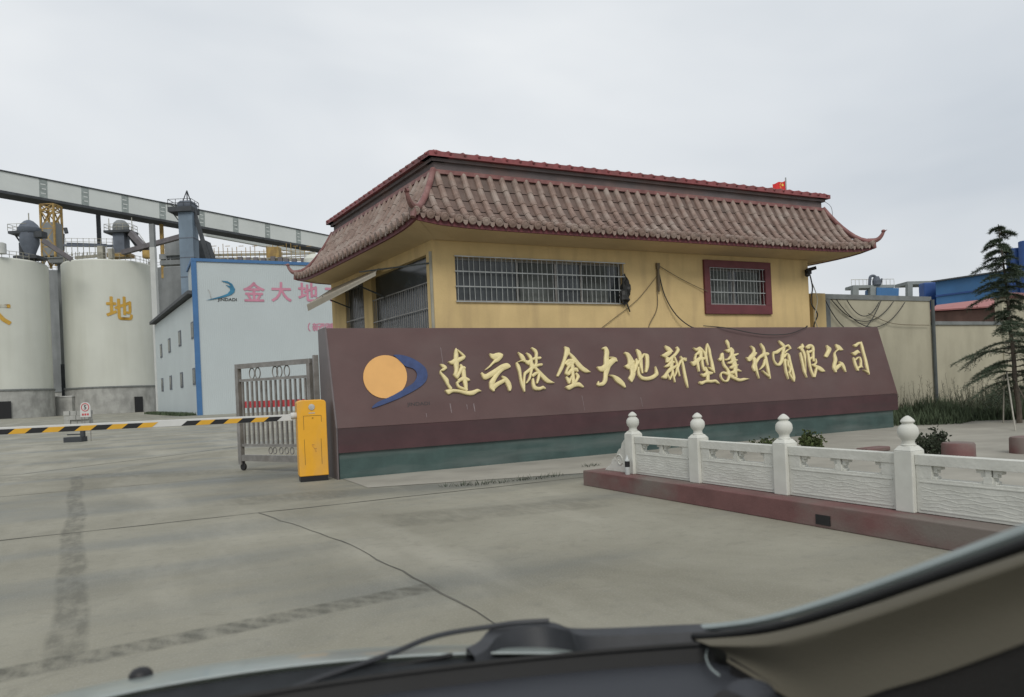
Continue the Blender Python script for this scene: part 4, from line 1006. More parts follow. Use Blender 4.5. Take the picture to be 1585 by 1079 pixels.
# small notice and clutter in the yard
nb_ = thing('notice_stand', 'small white speed notice on thin legs in the yard beyond the barrier arm', 'sign', G_(134, 683))
c0 = G_(134, 683)
dv = Vector((RT.x, RT.y, 0)).normalized(); fv = Vector((FW.x, FW.y, 0)).normalized()
q = MB()
pr = [(-.21, .98), (-.21, 1.40), (-.16, 1.52), (-.07, 1.57), (.07, 1.57), (.16, 1.52), (.21, 1.40), (.21, .98)]
q.prism([c0 + dv * x + Vector((0, 0, z)) for x, z in pr], fv * .02); q.build('board', 'white_paint', nb_)
q = MB(); q.tube([c0 + dv * .15 * math.cos(t) - fv * .006 + Vector((0, 0, 1.37 + .15 * math.sin(t))) for t in [2 * math.pi * k / 20 for k in range(21)]], .016, 5); q.build('red_ring', 'red_band', nb_)
letters('5', 'numeral', .24, 'dark_letter', lambda x, y, z: c0 + dv * x - fv * (.006 + z) + Vector((0, 0, 1.37 + y)), nb_, .02)
q = MB()
for k in range(3): q.obox(c0 + dv * (-.10 + .1 * k) - fv * .004 + Vector((0, 0, 1.08)), dv * .035, fv * .003, (0, 0, .04))
q.build('red_wording', 'red_band', nb_)
q = MB()
for x in (-.17, -.06, .17):
    q = MB(); q.tube([c0 + dv * x + fv * .03, c0 + dv * x + fv * .03 + Vector((0, 0, 1.05))], .016, 6); q.build('leg', 'gate_steel', nb_)
c1 = G_(117, 684)
q = MB(); q.obox(c1 + Vector((0, 0, .10)), dv * .36, fv * .22, (0, 0, .10)); q.obox(c1 + dv * .30 + Vector((0, 0, .36)), dv * .07, fv * .07, (0, 0, .16)); q.obox(c1 - dv * .06 + Vector((0, 0, .30)), dv * .26, fv * .03, (0, 0, .025))
tag(q.build('metal_stand', 'steel_dark', None, bevel=.01), 'low dark metal stand on the ground left of the white speed notice', 'stand')
c2 = G_(121, 657)
q = MB(); rnd = random.Random(9)
for i in range(4):
    for j in range(3): q.obox(c2 + dv * (-.75 + .5 * i) + fv * .2 * rnd.random() + Vector((0, 0, .2 + .36 * j)), dv * .23, fv * .3, (0, 0, .17))
tag(q.build('block_stack', 'concrete_base', None), 'stack of brownish blocks in the yard behind the white speed notice', 'block stack')

# red kerb stones behind the balustrade
q = MB(); c = G_(1484, 712); q.lathe((c.x, c.y, 0.01), [(.235, 0), (.230, .235), (.215, .258), (.15, .266)], 24)
tag(q.build('stone_bollard', 'plinth_red', None, smooth=True), 'squat dark red round bollard just behind the white balustrade', 'bollard', 'red bollards behind the balustrade')
q = MB(); c = G_(1589, 702); q.lathe((c.x, c.y, 0.01), [(.235, 0), (.230, .235), (.215, .258), (.15, .266)], 24)
tag(q.build('stone_bollard', 'plinth_red', None, smooth=True), 'dark red bollard cut off by the right edge of the photo', 'bollard', 'red bollards behind the balustrade')
q = MB(); c = G_(1352, 700); q.box(c.x - .3, c.x + .3, c.y - .12, c.y + .12, .012, .09)
tag(q.build('kerb_stone', 'plinth_red', None, bevel=.02), 'low reddish kerb stone seen through the openings of the balustrade', 'kerb stone')

# flag
fp_ = D_(1216, 275, 34)
fl = thing('flag', 'red flag with yellow stars flying above the tiled roof of the gatehouse', 'flag', (fp_.x, fp_.y, 0))
q = MB(); q.tube([(fp_.x, fp_.y, 0), fp_], .03, 8); q.build('flagpole', 'steel_bar', fl)
def FL(u, v): return Vector((fp_.x, fp_.y, fp_.z - .14)) - dv * (.03 + u * .56) + fv * .05 * math.sin(u * 7) - Vector((0, 0, v * .50 + .12 * u * (1 - .3 * v) + .02 * math.sin(u * 9)))
q = MB(); q.grid(lambda u, v: FL(u, v), 16, 6); c_ = [p_ + fv * .006 for p_ in q.v]; q.grid(lambda u, v: FL(u, v) + fv * .006, 16, 6); q.build('cloth', 'flag_red', fl, smooth=True)
q = MB()
def star(u, v, r_):
    c_ = FL(u, v) - fv * .012
    q.add([c_] + [c_ + dv * rr * math.sin(math.pi * k / 5) + Vector((0, 0, rr * math.cos(math.pi * k / 5))) for k, rr in [(k, r_ if k % 2 == 0 else r_ * .42) for k in range(10)]], [(0, k + 1, (k + 1) % 10 + 1) for k in range(10)])
star(.18, .28, .085)
for u, v in ((.36, .12), (.42, .26), (.42, .42), (.36, .55)): star(u, v, .03)
q.build('stars', 'flag_star', fl)

# ================================================================== cement works
def hor(p):  return Vector((p.x, p.y, 0))
def zt_(x, y, d): return D_(x, y, d).z
# --- silos
def silo(px, d, r, top, base_h, label, body='silo', char=None, charpx=None, hz=0):
    c = hor(D_(px, 620, d))
    t = thing('cement_silo', label, 'silo', c)
    q = MB(); q.lathe(c, [(r, base_h), (r, top - .25), (r - .25, top)], 72); q.build('shell', body, t, smooth=True)
    q = MB(); q.lathe(c, [(r + .15, 0), (r + .15, base_h)], 72); bs = q.build('base_ring', 'concrete_base', t, smooth=True)
    q = MB(); q.lathe(c, [(r + .3, base_h + .002), (r + .3, base_h + .25)], 72); q.build('ledge', 'coping', t)
    q = MB()      # handrail round the roof
    n = 44
    for k in range(n):
        a_ = 2 * math.pi * k / n
        e_ = c + Vector((math.cos(a_), math.sin(a_), 0)) * (r - .5)
        q.tube([e_ + Vector((0, 0, top)), e_ + Vector((0, 0, top + 1.1))], .045, 4)
    for hh in (.55, 1.1): q.tube([c + Vector((math.cos(a_) * (r - .5), math.sin(a_) * (r - .5), top + hh)) for a_ in [2 * math.pi * k / n for k in range(n + 1)]], .04, 4)
    q.build('handrail', 'rail_pale', t)
    toc = (hor(EYE) - c).normalized()
    if char:
        cz = zt_(charpx[0], charpx[1], (c - hor(EYE)).dot(FW) - r)
        # angle on the drum whose picture position is charpx
        best = min([(abs((lambda w_: CX + FPX * w_.dot(IX) / w_.dot(FW))(c + Vector((toc.x * math.cos(b_) - toc.y * math.sin(b_), toc.x * math.sin(b_) + toc.y * math.cos(b_), 0)) * r + Vector((0, 0, cz)) - EYE) - charpx[0]), b_) for b_ in [R(k) for k in range(-80, 81)]])[1]
        a0 = math.atan2(toc.y, toc.x) + best
        def f(x, y, z):
            a_ = a0 + x / (r + .03)
            return c + Vector((math.cos(a_), math.sin(a_), 0)) * (r + .05 + z) + Vector((0, 0, cz + y))
        letters(char, 'painted_character', charpx[2], 'silo_char', f, t, .022)
    return t, c, bs
s2, c2_, b2 = silo(176, 136.8, 7.45, 26.9, 4.5, 'cream silo with one large ochre character, next to the white mill building', char='地', charpx=(186, 475, 4.4))
s1, c1_, b1 = silo(-1, 124.0, 7.75, 25.6, 4.4, 'cream silo cut off by the left edge, showing part of an ochre character', char='大', charpx=(-11, 478, 4.9))
s3, c3_, b3 = silo(303, 168, 8.6, 30.5, 4.5, 'grey silo half hidden behind the white mill building', body='silo_grey')
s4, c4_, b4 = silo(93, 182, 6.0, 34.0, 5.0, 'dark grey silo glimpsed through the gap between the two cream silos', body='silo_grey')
def door(parent, c, r, px, w_, h_, z0=0.0):
    toc = (hor(EYE) - c).normalized()
    best = min([(abs((lambda v_: CX + FPX * v_.dot(IX) / v_.dot(FW))(c + Vector((toc.x * math.cos(b_) - toc.y * math.sin(b_), toc.x * math.sin(b_) + toc.y * math.cos(b_), 0)) * r - EYE) - px), b_) for b_ in [R(k / 2) for k in range(-170, 171)]])[1]
    a_ = math.atan2(toc.y, toc.x) + best
    n_ = Vector((math.cos(a_), math.sin(a_), 0)); t_ = Vector((-n_.y, n_.x, 0))
    q = MB(); q.obox(c + n_ * (r + .05) + Vector((0, 0, z0 + h_ / 2)), t_ * w_ / 2, n_ * .2, (0, 0, h_ / 2)); return q.build('doorway', 'black', parent)
door(s2, c2_, 7.6, 215, 1.4, 2.75)
door(s1, c1_, 7.9, 6, 2.0, 2.75)
# wall closing the gap between the silos
lk = thing('link_building', 'low grey block with a dark opening above it in the gap between the cream silos', 'building', hor(D_(97, 641, 132)))
c = hor(D_(97, 641, 130))
q = MB(); q.obox(c + Vector((0, 0, 1.6)), dv * 2.3, fv * 1, (0, 0, 1.6)); q.build('lower_wall', 'concrete_base', lk)
q = MB(); q.obox(c + Vector((0, 0, 3.28)), dv * 2.4, fv * 1.1, (0, 0, .09)); q.build('ledge', 'white_paint', lk)
q = MB(); q.obox(c + fv * 6 + Vector((0, 0, 4.6)), dv * 3, fv * 1, (0, 0, 4.6)); q.build('opening', 'steel_dark', lk)
q = MB(); q.obox(c + fv * 12 + Vector((0, 0, 13)), dv * 3.4, fv * 1, (0, 0, 13)); q.build('tower_wall', 'silo_grey', lk)
# hopper hanging between the silo tops
c = D_(92.5, 402, 135)
q = MB()
q.add([c + dv * x * 1.5 + fv * y * 1.2 + Vector((0, 0, .1)) for x, y in ((-1, -1), (1, -1), (1, 1), (-1, 1))] + [c + dv * x * 1.2 + fv * y + Vector((0, 0, -.7)) for x, y in ((-1, -1), (1, -1), (1, 1), (-1, 1))], [(0, 1, 5, 4), (1, 2, 6, 5), (2, 3, 7, 6), (3, 0, 4, 7), (4, 5, 6, 7), (0, 3, 2, 1)])
q.obox(c + Vector((0, 0, .18)), dv * 1.7, fv * 1.4, (0, 0, .08))
q.obox(c + fv * 1.5 + Vector((0, 0, -13)), dv * 1.12, fv * .5, (0, 0, 12.3))
tag(q.build('discharge_shaft', 'silo_grey', None), 'narrow grey shaft with a flared top wedged between the two cream silos', 'shaft')

# --- dust collectors and elevator heads on the silo roofs
def rails(q, c, rx, ry, z, h=1.1):
    P = [c + dv * x * rx + fv * y * ry + Vector((0, 0, z)) for x, y in ((-1, -1), (1, -1), (1, 1), (-1, 1))]
    for a_, b_ in zip(P, P[1:] + P[:1]):
        n = max(2, int((b_ - a_).length / 1.1))
        for k in range(n + 1):
            e_ = a_.lerp(b_, k / n); q.tube([e_, e_ + Vector((0, 0, h))], .04, 4)
        for hh in (h * .5, h): q.beam(a_ + Vector((0, 0, hh)), b_ + Vector((0, 0, hh)), .06, .06)
d1 = 124
K1 = d1 / FPX
dc = thing('dust_collector', 'slate grey cone bottomed dust collector with a side platform on the left cream silo', 'dust collector', D_(47, 398, d1))
c = D_(47, 398, d1)
q = MB()
q.lathe(c, [(.75, 0), (.85, .6), (1.45, 2.2), (1.45, 3.9)], 20); q.lathe(c, [(1.5, 3.9), (1.75, 4.2), (1.75, 4.75), (1.5, 4.9), (1.3, 5.3), (.7, 5.9), (.3, 6.1)], 20); q.build('casing', 'steel_grey', dc, smooth=True)
q = MB(); q.obox(c + dv * -1.0 + Vector((0, 0, 3.95)), dv * 1.7, fv * 1.3, (0, 0, .22)); q.obox(c + dv * 1.7 + Vector((0, 0, 3.6)), dv * .8, fv * .8, (0, 0, .5)); q.beam(c + dv * -2.3 + Vector((0, 0, 3.7)), c + dv * -1.4 + Vector((0, 0, 2.3)), .2, .2); q.obox(c + dv * -1.35 + Vector((0, 0, 1.2)), dv * .3, fv * .3, (0, 0, 1.2)); q.build('platform', 'steel_dark', dc)
q = MB(); q.tube([c + Vector((0, 0, 6)), c + Vector((0, 0, 7.3))], .09, 5); rails(q, c - dv * 1.2, 1.5, 1.3, 4.2); q.build('handrail', 'rail_pale', dc)
q = MB(); q.obox(c + Vector((0, 0, -.2)), dv * 1.9, fv * 1.5, (0, 0, .25)); q.build('skid', 'steel_dark', dc)
c = D_(189, 398, 134)
dc = thing('bucket_elevator_head', 'grey domed elevator head with a railed platform on the right cream silo', 'elevator head', c)
q = MB(); q.obox(c + Vector((0, 0, 2.1)), dv * 1.0, fv * 1, (0, 0, 2.1)); q.build('shaft', 'steel_grey', dc)
q = MB(); q.obox(c + Vector((0, 0, 4.35)), dv * 2.3, fv * 1.6, (0, 0, .2)); q.beam(c + dv * 1.3 + Vector((0, 0, 4.1)), c + dv * 3.4 + Vector((0, 0, 1.0)), .7, .6); q.build('platform', 'steel_dark', dc)
q = MB(); q.lathe(c + Vector((0, 0, 4.56)), [(1.35, 0), (1.35, .9), (1.15, 1.5), (.7, 1.95), (.3, 2.05)], 20); q.build('hood', 'silo_grey', dc, smooth=True)
q = MB(); rails(q, c, 2.2, 1.5, 4.56)
for x in (-2.1, 2.0): q.tube([c + dv * x + Vector((0, 0, 4.5)), c + dv * x + Vector((0, 0, 7.0))], .07, 4)
for x in (2.6, 3.1): q.beam(c + dv * x + Vector((0, 0, 4.2)), c + dv * (x + 1.9) + Vector((0, 0, 1.2)), .08, .08)
q.build('handrail', 'rail_pale', dc)
q = MB(); q.obox(c + dv * -.2 + Vector((0, 0, .2)), dv * 1.9, fv * 1.2, (0, 0, .35)); q.build('skid', 'rust_yellow', dc)
# yellow lattice tower carrying the gallery
lt = thing('lattice_tower', 'rusty yellow lattice tower rising between the cream silos up to the conveyor gallery', 'tower', hor(D_(82, 400, 140)))
cb_ = hor(D_(82, 400, 140))
wl = 1.22
zb, ztp = zt_(82, 404, 140), zt_(82, 318, 140)
cor = [cb_ + dv * x * wl + fv * y * wl for x, y in ((-1, -1), (1, -1), (1, 1), (-1, 1))]
q = MB()
for p_ in cor:
    q = MB(); q.beam(p_ + Vector((0, 0, zb - 1.2)), p_ + Vector((0, 0, ztp)), .32, .32, fv); q.build('leg', 'rust_yellow', lt)
q = MB()
zz = zb - 1.0
while zz < ztp - 1:
    z2 = min(zz + 3.4, ztp)
    for a_, b_ in zip(cor, cor[1:] + cor[:1]):
        q.beam(a_ + Vector((0, 0, zz)), b_ + Vector((0, 0, z2)), .16, .16); q.beam(b_ + Vector((0, 0, zz)), a_ + Vector((0, 0, z2)), .18, .18)
        q.beam(a_ + Vector((0, 0, z2)), b_ + Vector((0, 0, z2)), .18, .18)
    zz = z2
q.build('bracing', 'rust_yellow', lt)
q = MB(); q.obox(cb_ + Vector((0, 0, zt_(82, 372, 140))), dv * 1.35, fv * 1.3, (0, 0, 3.1)); q.build('enclosed_stage', 'silo_grey', lt)
q = MB(); q.tube([D_(101, 353, 138), D_(103, 361, 138)], .35, 8); q.tube([D_(99, 362, 138), D_(99, 388, 138)], .12, 6); q.build('lamp_box', 'steel_dark', lt)
# long gallery
ga = thing('conveyor_gallery', 'long enclosed off-white conveyor gallery with grey bands crossing above the silos', 'conveyor', D_(250, 320, 150))
P0, P1 = D_(-60, 272.5, 131), D_(509, 378.5, 195)
gdv = (P1 - P0); gL = gdv.length; gdv.normalize()
gsd = gdv.cross(Vector((0, 0, 1))).normalized(); gup = gsd.cross(gdv)
HG = 1.85
def GG(u, s_, z_): return P0 + gdv * u + gsd * s_ + gup * z_
q = MB(); q.obox(GG(gL / 2, 0, 0), gdv * gL / 2, gsd * 1.8, gup * HG * .94); q.build('cladding', 'gallery', ga)
q = MB(); q.obox(GG(gL / 2, 0, HG + .0), gdv * (gL / 2 + .1), gsd * 2.0, gup * .10); q.obox(GG(gL / 2, 0, -HG - .12), gdv * (gL / 2 + .1), gsd * 1.95, gup * .24); q.build('edge_beam', 'steel_dark', ga)
for px in (61, 125, 187, 245, 305, 358, 407, 455):
    # position along the gallery seen at px
    u_ = min([(abs((lambda w_: CX + FPX * w_.dot(IX) / w_.dot(FW))(GG(k * gL / 600, 0, 0) - EYE) - px), k * gL / 600) for k in range(601)])[1]
    q = MB(); q.obox(GG(u_, 0, 0), gdv * .68, gsd * 1.84, gup * HG * .93); lv = q.build('louvre_band', 'gallery_band', ga)
    q = MB(); rnd = random.Random(px)
    for k in range(3):
        q.obox(GG(u_ + rnd.uniform(-.15, .15), 0, -.9 + .85 * k), gdv * rnd.uniform(.3, .5), gsd * 1.86, gup * .09)
    q.build('louvre_slats', 'gallery', lv)
def post_under(px, ytop, ybot, d, w_, mt, label, name='support_post', cat='post'):
    a_, b_ = D_(px, ytop, d), D_(px, ybot, d)
    q = MB(); q.beam((b_.x, b_.y, b_.z - 4), (b_.x, b_.y, a_.z), w_, w_, fv)
    return tag(q.build(name, mt, None), label, cat)
post_under(154, 322, 380, 152, .62, 'steel_dark', 'dark blue steel post under the conveyor gallery above the right cream silo')
post_under(252, 345, 402, 160, .62, 'rust_yellow', 'slim yellowish post under the gallery beside the tall white pipe')
# chutes and pipes
def chute(p, q_, r, label, mt='chute', name='chute'):
    m_ = MB(); m_.beam(p, q_, r, r)
    return tag(m_.build(name, mt, None), label, 'chute')
chute(D_(66, 372, 122), D_(111, 402, 124), .72, 'dark sloping chute running down from the lattice tower to the right cream silo roof')
chute(D_(190, 391, 132), D_(296, 362, 128), .78, 'long straight dark chute climbing from the right silo roof to the blue-grey elevator tower')
chute(D_(203, 361, 133), D_(232, 392, 131), .9, 'short steep dark chute beside the domed elevator head')
q = MB(); q.obox(D_(229, 394, 131), dv * .8, fv * .6, (0, 0, .7)); tag(q.build('motor_box', 'rust_yellow', None, bevel=.2), 'dull olive drive box at the foot of the short steep chute', 'motor')
wp_ = thing('vent_pipe', 'tall white vertical pipe with a grey top at the right edge of the cream silo', 'pipe', hor(D_(244, 600, 126)))
b_ = hor(D_(247, 620, 126))
q = MB(); q.obox(b_ + Vector((0, 0, zt_(242, 383, 126) / 2)), dv * .42, fv * .4, (0, 0, zt_(242, 383, 126) / 2)); q.build('lower_pipe', 'pipe_white', wp_)
z0_, z1_ = zt_(242, 383, 126), zt_(239, 347, 126)
q = MB(); q.obox(b_ + Vector((0, 0, (z0_ + z1_) / 2)), dv * .38, fv * .36, (0, 0, (z1_ - z0_) / 2 - .003)); q.build('upper_pipe', 'silo_grey', wp_)
# horizontal pipe bridge between the silos
pb_ = thing('pipe_bridge', 'dark pipe bridge with handrails spanning behind the silo roofs', 'bridge', D_(130, 380, 136))
q = MB(); q.beam(D_(100, 380, 136), D_(186, 381, 136), .8, .35); q.beam(D_(104, 377, 136), D_(165, 379, 136), .4, .3); q.build('deck', 'steel_grey', pb_)
q = MB()
for k in range(10):
    a_ = D_(102 + k * 9, 379, 135.5); q.tube([a_, a_ + Vector((0, 0, 1.2))], .04, 4); q.tube([a_ - Vector((0, 0, .2)), a_ - Vector((0, 0, 2.0))], .06, 4)
for hh in (.6, 1.2): q.beam(D_(100, 379, 135.5) + Vector((0, 0, hh)), D_(186, 380.5, 135.5) + Vector((0, 0, hh)), .06, .06)
q.build('handrail', 'rail_pale', pb_)
q = MB(); q.beam(D_(117, 399, 131), D_(153, 396, 131), .3, .5); q.obox(D_(157, 391, 131), dv * .5, fv * .5, (0, 0, 1.1)); q.obox(D_(172, 393, 131), dv * .4, fv * .4, (0, 0, .9))
for k in range(9): q.beam(D_(104 + 6 * k, 402 - k * .6, 130), D_(105 + 6 * k, 390, 130), .08, .08)
tag(q.build('roof_pipework', 'rail_pale', None), 'pale pipework and boxes along the near edge of the right cream silo roof', 'pipework')
q = MB(); a_ = D_(2, 385, 118); q.lathe((a_.x, a_.y, a_.z - .8), [(.7, 0), (.7, 1.6), (.3, 1.8)], 16)
tag(q.build('roof_tank', 'pipe_white', None, smooth=True), 'small pale round tank on the left silo roof at the edge of the photo', 'tank')
# elevator tower by the mill
et = thing('elevator_tower', 'tall blue-grey elevator tower with a railed head and tripod standing before the gallery', 'tower', hor(D_(299, 500, 112)))
c = hor(D_(298, 500, 112))
KZ = 112 / FPX
ztop = zt_(294, 330, 112)
q = MB(); q.obox(c + Vector((0, 0, ztop / 2)), dv * 1.03, fv * 1.0, (0, 0, ztop / 2)); q.build('shaft', 'steel_blue', et)
q = MB()
for y_ in (370, 400, 430): q.obox(c + Vector((0, 0, zt_(298, y_, 112))), dv * 1.06, fv * 1.03, (0, 0, .07))
q.build('flange', 'steel_grey', et)
q = MB(); ch = c + Vector((0, 0, ztop)); q.obox(ch + dv * -.6 + Vector((0, 0, .35)), dv * 1.75, fv * 1.5, (0, 0, .36)); q.beam(ch + dv * -2.3 + Vector((0, 0, .2)), ch + dv * -1.0 + Vector((0, 0, -1.6)), .12, .12)
q.beam(ch + dv * .9 + Vector((0, 0, .4)), ch + dv * 2.9 + Vector((0, 0, -7.5)), .5, .5); q.build('platform', 'steel_dark', et)
q = MB(); q.add([ch + dv * x + fv * y + Vector((0, 0, z)) for z, s_ in ((.7, 1.0), (1.35, 1.0), (1.75, .7)) for x, y in ((-1.1 * s_, -1 * s_), (1.1 * s_, -1 * s_), (1.1 * s_, 1 * s_), (-1.1 * s_, 1 * s_))],
      [(0, 1, 5, 4), (1, 2, 6, 5), (2, 3, 7, 6), (3, 0, 4, 7), (4, 5, 9, 8), (5, 6, 10, 9), (6, 7, 11, 10), (7, 4, 8, 11), (8, 9, 10, 11)]); q.build('head_casing', 'steel_grey', et)
q = MB(); rails(q, ch - dv * .6, 1.7, 1.4, .72)
ap = ch + Vector((0, 0, 3.4))
for x in (-.75, .0, .55): q.tube([ch + dv * x + Vector((0, 0, 1.6)), ap], .08, 4)
q.build('tripod', 'steel_dark', et)
q = MB(); a_ = D_(318, 375, 118)
q.add([D_(306, 372, 118), D_(318, 372, 118), D_(328, 402, 118), D_(306, 402, 118)] + [p_ + fv * 2 for p_ in (D_(306, 372, 118), D_(318, 372, 118), D_(328, 402, 118), D_(306, 402, 118))], [(0, 1, 2, 3), (4, 7, 6, 5), (0, 4, 5, 1), (1, 5, 6, 2), (2, 6, 7, 3), (3, 7, 4, 0)])
tag(q.build('machinery_hood', 'steel_dark', None), 'dark sloping machinery hood just right of the blue-grey elevator tower', 'machinery')
# clutter between the silo and the tower
q = MB()
q.obox(D_(270, 398, 150), dv * 2.6, fv * 1, (0, 0, .5)); q.obox(D_(276, 385, 150), dv * 2.0, fv * 1.6, (0, 0, 1.6)); q.beam(D_(256, 384, 150), D_(290, 372, 150), .9, .5); q.obox(D_(272, 407, 149), dv * 2.7, fv * 1, (0, 0, .45))
for x in (258, 264, 284, 290): q.beam(D_(x, 378, 149), D_(x, 408, 149), .22, .22)
tag(q.build('roof_machinery', 'silo_grey', None), 'cluster of dull grey roof machinery between the white pipe and the elevator tower', 'machinery')
# second lower gallery and far roofline steelwork
q = MB(); q.beam(D_(316, 361, 175), D_(470, 390, 215), 1.0, 1.2); tag(q.build('lower_gallery', 'gallery', None), 'thin pale lower conveyor sloping beneath the long gallery', 'conveyor')
rl = thing('roof_steelwork', 'olive and rust pipes with handrails running above the blue roof edge of the mill', 'steelwork', D_(400, 395, 120))
q = MB(); q.beam(D_(330, 395, 122), D_(488, 392, 128), .5, .35); q.beam(D_(334, 401, 121), D_(485, 402, 126), .4, .5); q.beam(D_(380, 402, 120), D_(478, 396, 120), .16, .16); q.build('pipe_run', 'rail_pale', rl)
q = MB(); rnd = random.Random(11)
for k in range(22):
    x = 332 + k * 7
    a_ = D_(x, 401, 121.5); q.tube([a_, a_ + Vector((0, 0, 1.1 + 1.5 * rnd.random()))], .05, 4)
    if k % 3 == 0: b_ = a_ + Vector((0, 0, 2.1)); q.beam(b_ - dv * .4, b_ + dv * .4, .08, .08)
q.obox(D_(424, 392, 122), dv * 1.0, fv * .8, (0, 0, .9)); q.beam(D_(332, 390, 122), D_(480, 388, 124), .06, .06)
q.build('handrail', 'rust_yellow', rl)
q = MB()
for k in range(12): q.obox(D_(334 + k * 12 + rnd.random() * 5, 404, 120), dv * .35, fv * .3, (0, 0, .3 + .4 * rnd.random()))
q.build('junction_box', 'chute', rl)
q = MB(); a_ = D_(486, 402, 118); q.lathe((a_.x, a_.y, 0), [(1.6, 0), (1.6, a_.z), (1.0, a_.z + .7), (.2, a_.z + .9)], 20)
tag(q.build('small_silo', 'silo', None, smooth=True), 'small cream silo just behind the left eave of the gatehouse', 'silo')

# --- mill building
mb_ = thing('mill_building', 'pale blue-white mill building with blue corner trim and pink Chinese lettering', 'building', (20, 95, 0))
MX, MY = 6.05, 82.7
fx1 = 42.0
q = MB(); q.box(MX, fx1, MY, MY + 7, 0, 15.75); q.build('front_wall', 'mill_front', mb_)
q = MB(); q.box(MX - .16, MX + .34, MY - .12, MY + .3, 0, 15.74); q.box(MX - .16, fx1, MY - .14, MY + 7.1, 15.745, 16.05); q.build('corner_trim', 'blue_trim', mb_)
d0 = Vector((-2.85, 32.9, 0)).normalized(); n0 = Vector((-d0.y, d0.x, 0))
if n0.x > 0: n0 = -n0
A_ = Vector((MX, MY + .32, 0))
def MS(u, z, o=0.0): return A_ + d0 * u + n0 * o + Vector((0, 0, z))
q = MB(); q.add([MS(0, 0), MS(32.9, 0), MS(32.9, 12.3), MS(0, 12.3), MS(0, 0) + Vector((20, 0, 0)), MS(32.9, 0) + Vector((20, 0, 0)), MS(32.9, 12.3) + Vector((20, 0, 0)), MS(0, 12.3) + Vector((20, 0, 0))], [(0, 1, 2, 3), (4, 7, 6, 5), (0, 4, 5, 1), (1, 5, 6, 2), (2, 6, 7, 3), (3, 7, 4, 0)]); q.build('side_wall', 'mill_side', mb_)
q = MB(); q.beam(MS(-.1, 12.62, .15), MS(33.4, 12.62, .15), .9, .34); q.beam(MS(3, 12.9, -.5), MS(8, 12.9, -.5), .3, .4); q.beam(MS(17, 12.9, -.5), MS(19, 12.9, -.5), .3, .4); q.build('side_roof_edge', 'mill_roof', mb_)
q = MB(); q.obox(MS(16.5, 12.7, -10), d0 * 16.5, n0 * 9.5, (0, 0, .2)); q.build('side_roof', 'mill_roof', mb_)
for (px, zc, hh) in ((1.4, 8.85, 1.75), (10.3, 8.7, 1.75), (18.9, 8.5, 1.75), (26.8, 8.35, 1.75), (1.6, 4.05, 1.75), (10.2, 3.95, 1.75), (19.0, 3.9, 1.75), (27.0, 3.85, 1.75)):
    q = MB(); q.obox(MS(px, zc, 0), d0 * .95, n0 * .06, (0, 0, hh / 2)); wf = q.build('window', 'steel_grey', mb_)
    q = MB(); q.obox(MS(px + .05, zc, .05), d0 * .78, n0 * .03, (0, 0, hh / 2 - .14)); q.build('pane', 'glass', wf)
for ch_, x0, z0, sz in (('金', 11.92, 12.74, 2.2), ('大', 14.72, 12.78, 2.2), ('地', 17.55, 12.82, 2.2), ('水', 20.4, 12.85, 2.2), ('泥', 23.2, 12.88, 2.2)):
    o = letters(ch_, 'pink_character', sz, 'pink_letter', (lambda x0, z0: lambda x, y, z: Vector((x0 + x, MY - .04 - z, z0 + y)))(x0, z0), mb_, .022)
for i, ch_ in enumerate('（新型建材'):
    letters(ch_, 'small_character', .95, 'pink_letter', (lambda i: lambda x, y, z: Vector((17.5 + .80 * i + x, MY - .04 - z, 9.0 + y)))(i), mb_, .02)
# wing-shaped emblem
def ML(x, y):
    X_ = 1; p_ = EYE + ray(310 + x / 6.891, 420 + y / 6.886) * 1
    r_ = p_ - EYE; t_ = (MY - .05) / r_.y
    return EYE + r_ * t_
q = MB()
sw_ = [(225, 100), (290, 105), (340, 135), (370, 190), (362, 225), (330, 250), (260, 275), (150, 298), (65, 308), (150, 285), (230, 262), (290, 238), (318, 205), (315, 178), (270, 145), (330, 160), (300, 130), (245, 112)]
q.prism([ML(x, y) for x, y in sw_], (0, -.03, 0)); q.build('wing_emblem', 'logo_teal', mb_)
q = MB()
arc = [ML(85 + 30 * t, 195 + 95 * t - 20 * math.sin(t * 3)) for t in [k / 8 for k in range(9)]]
q.tube(arc, .035, 5); arc = [ML(150 + 160 * t, 75 + 20 * t - 25 * math.sin(t * 3)) for t in [k / 8 for k in range(9)]]; q.build('thin_arc', 'label_grey', mb_)
letters('JINDADI', 'emblem_lettering', .42, 'dark_letter', lambda x, y, z: ML(288, 305) + Vector((x * 1.2, -z, y)), mb_, .02)
q = MB(); rnd = random.Random(4)
for k in range(1800):
    p_ = MS(rnd.random() * 33, 0, .2 + rnd.random() * 1.6); hh = .15 + .25 * rnd.random(); a_ = rnd.random() * 6.28
    e_ = Vector((math.cos(a_), math.sin(a_), 0)) * .12
    q.add([p_ - e_, p_ + e_, p_ + Vector((0, 0, hh)) + e_ * .5], [(0, 1, 2)])
tag(q.build('grass_strip', 'grass', None), 'low green grass along the foot of the side wall of the mill building', 'grass', kind='stuff')

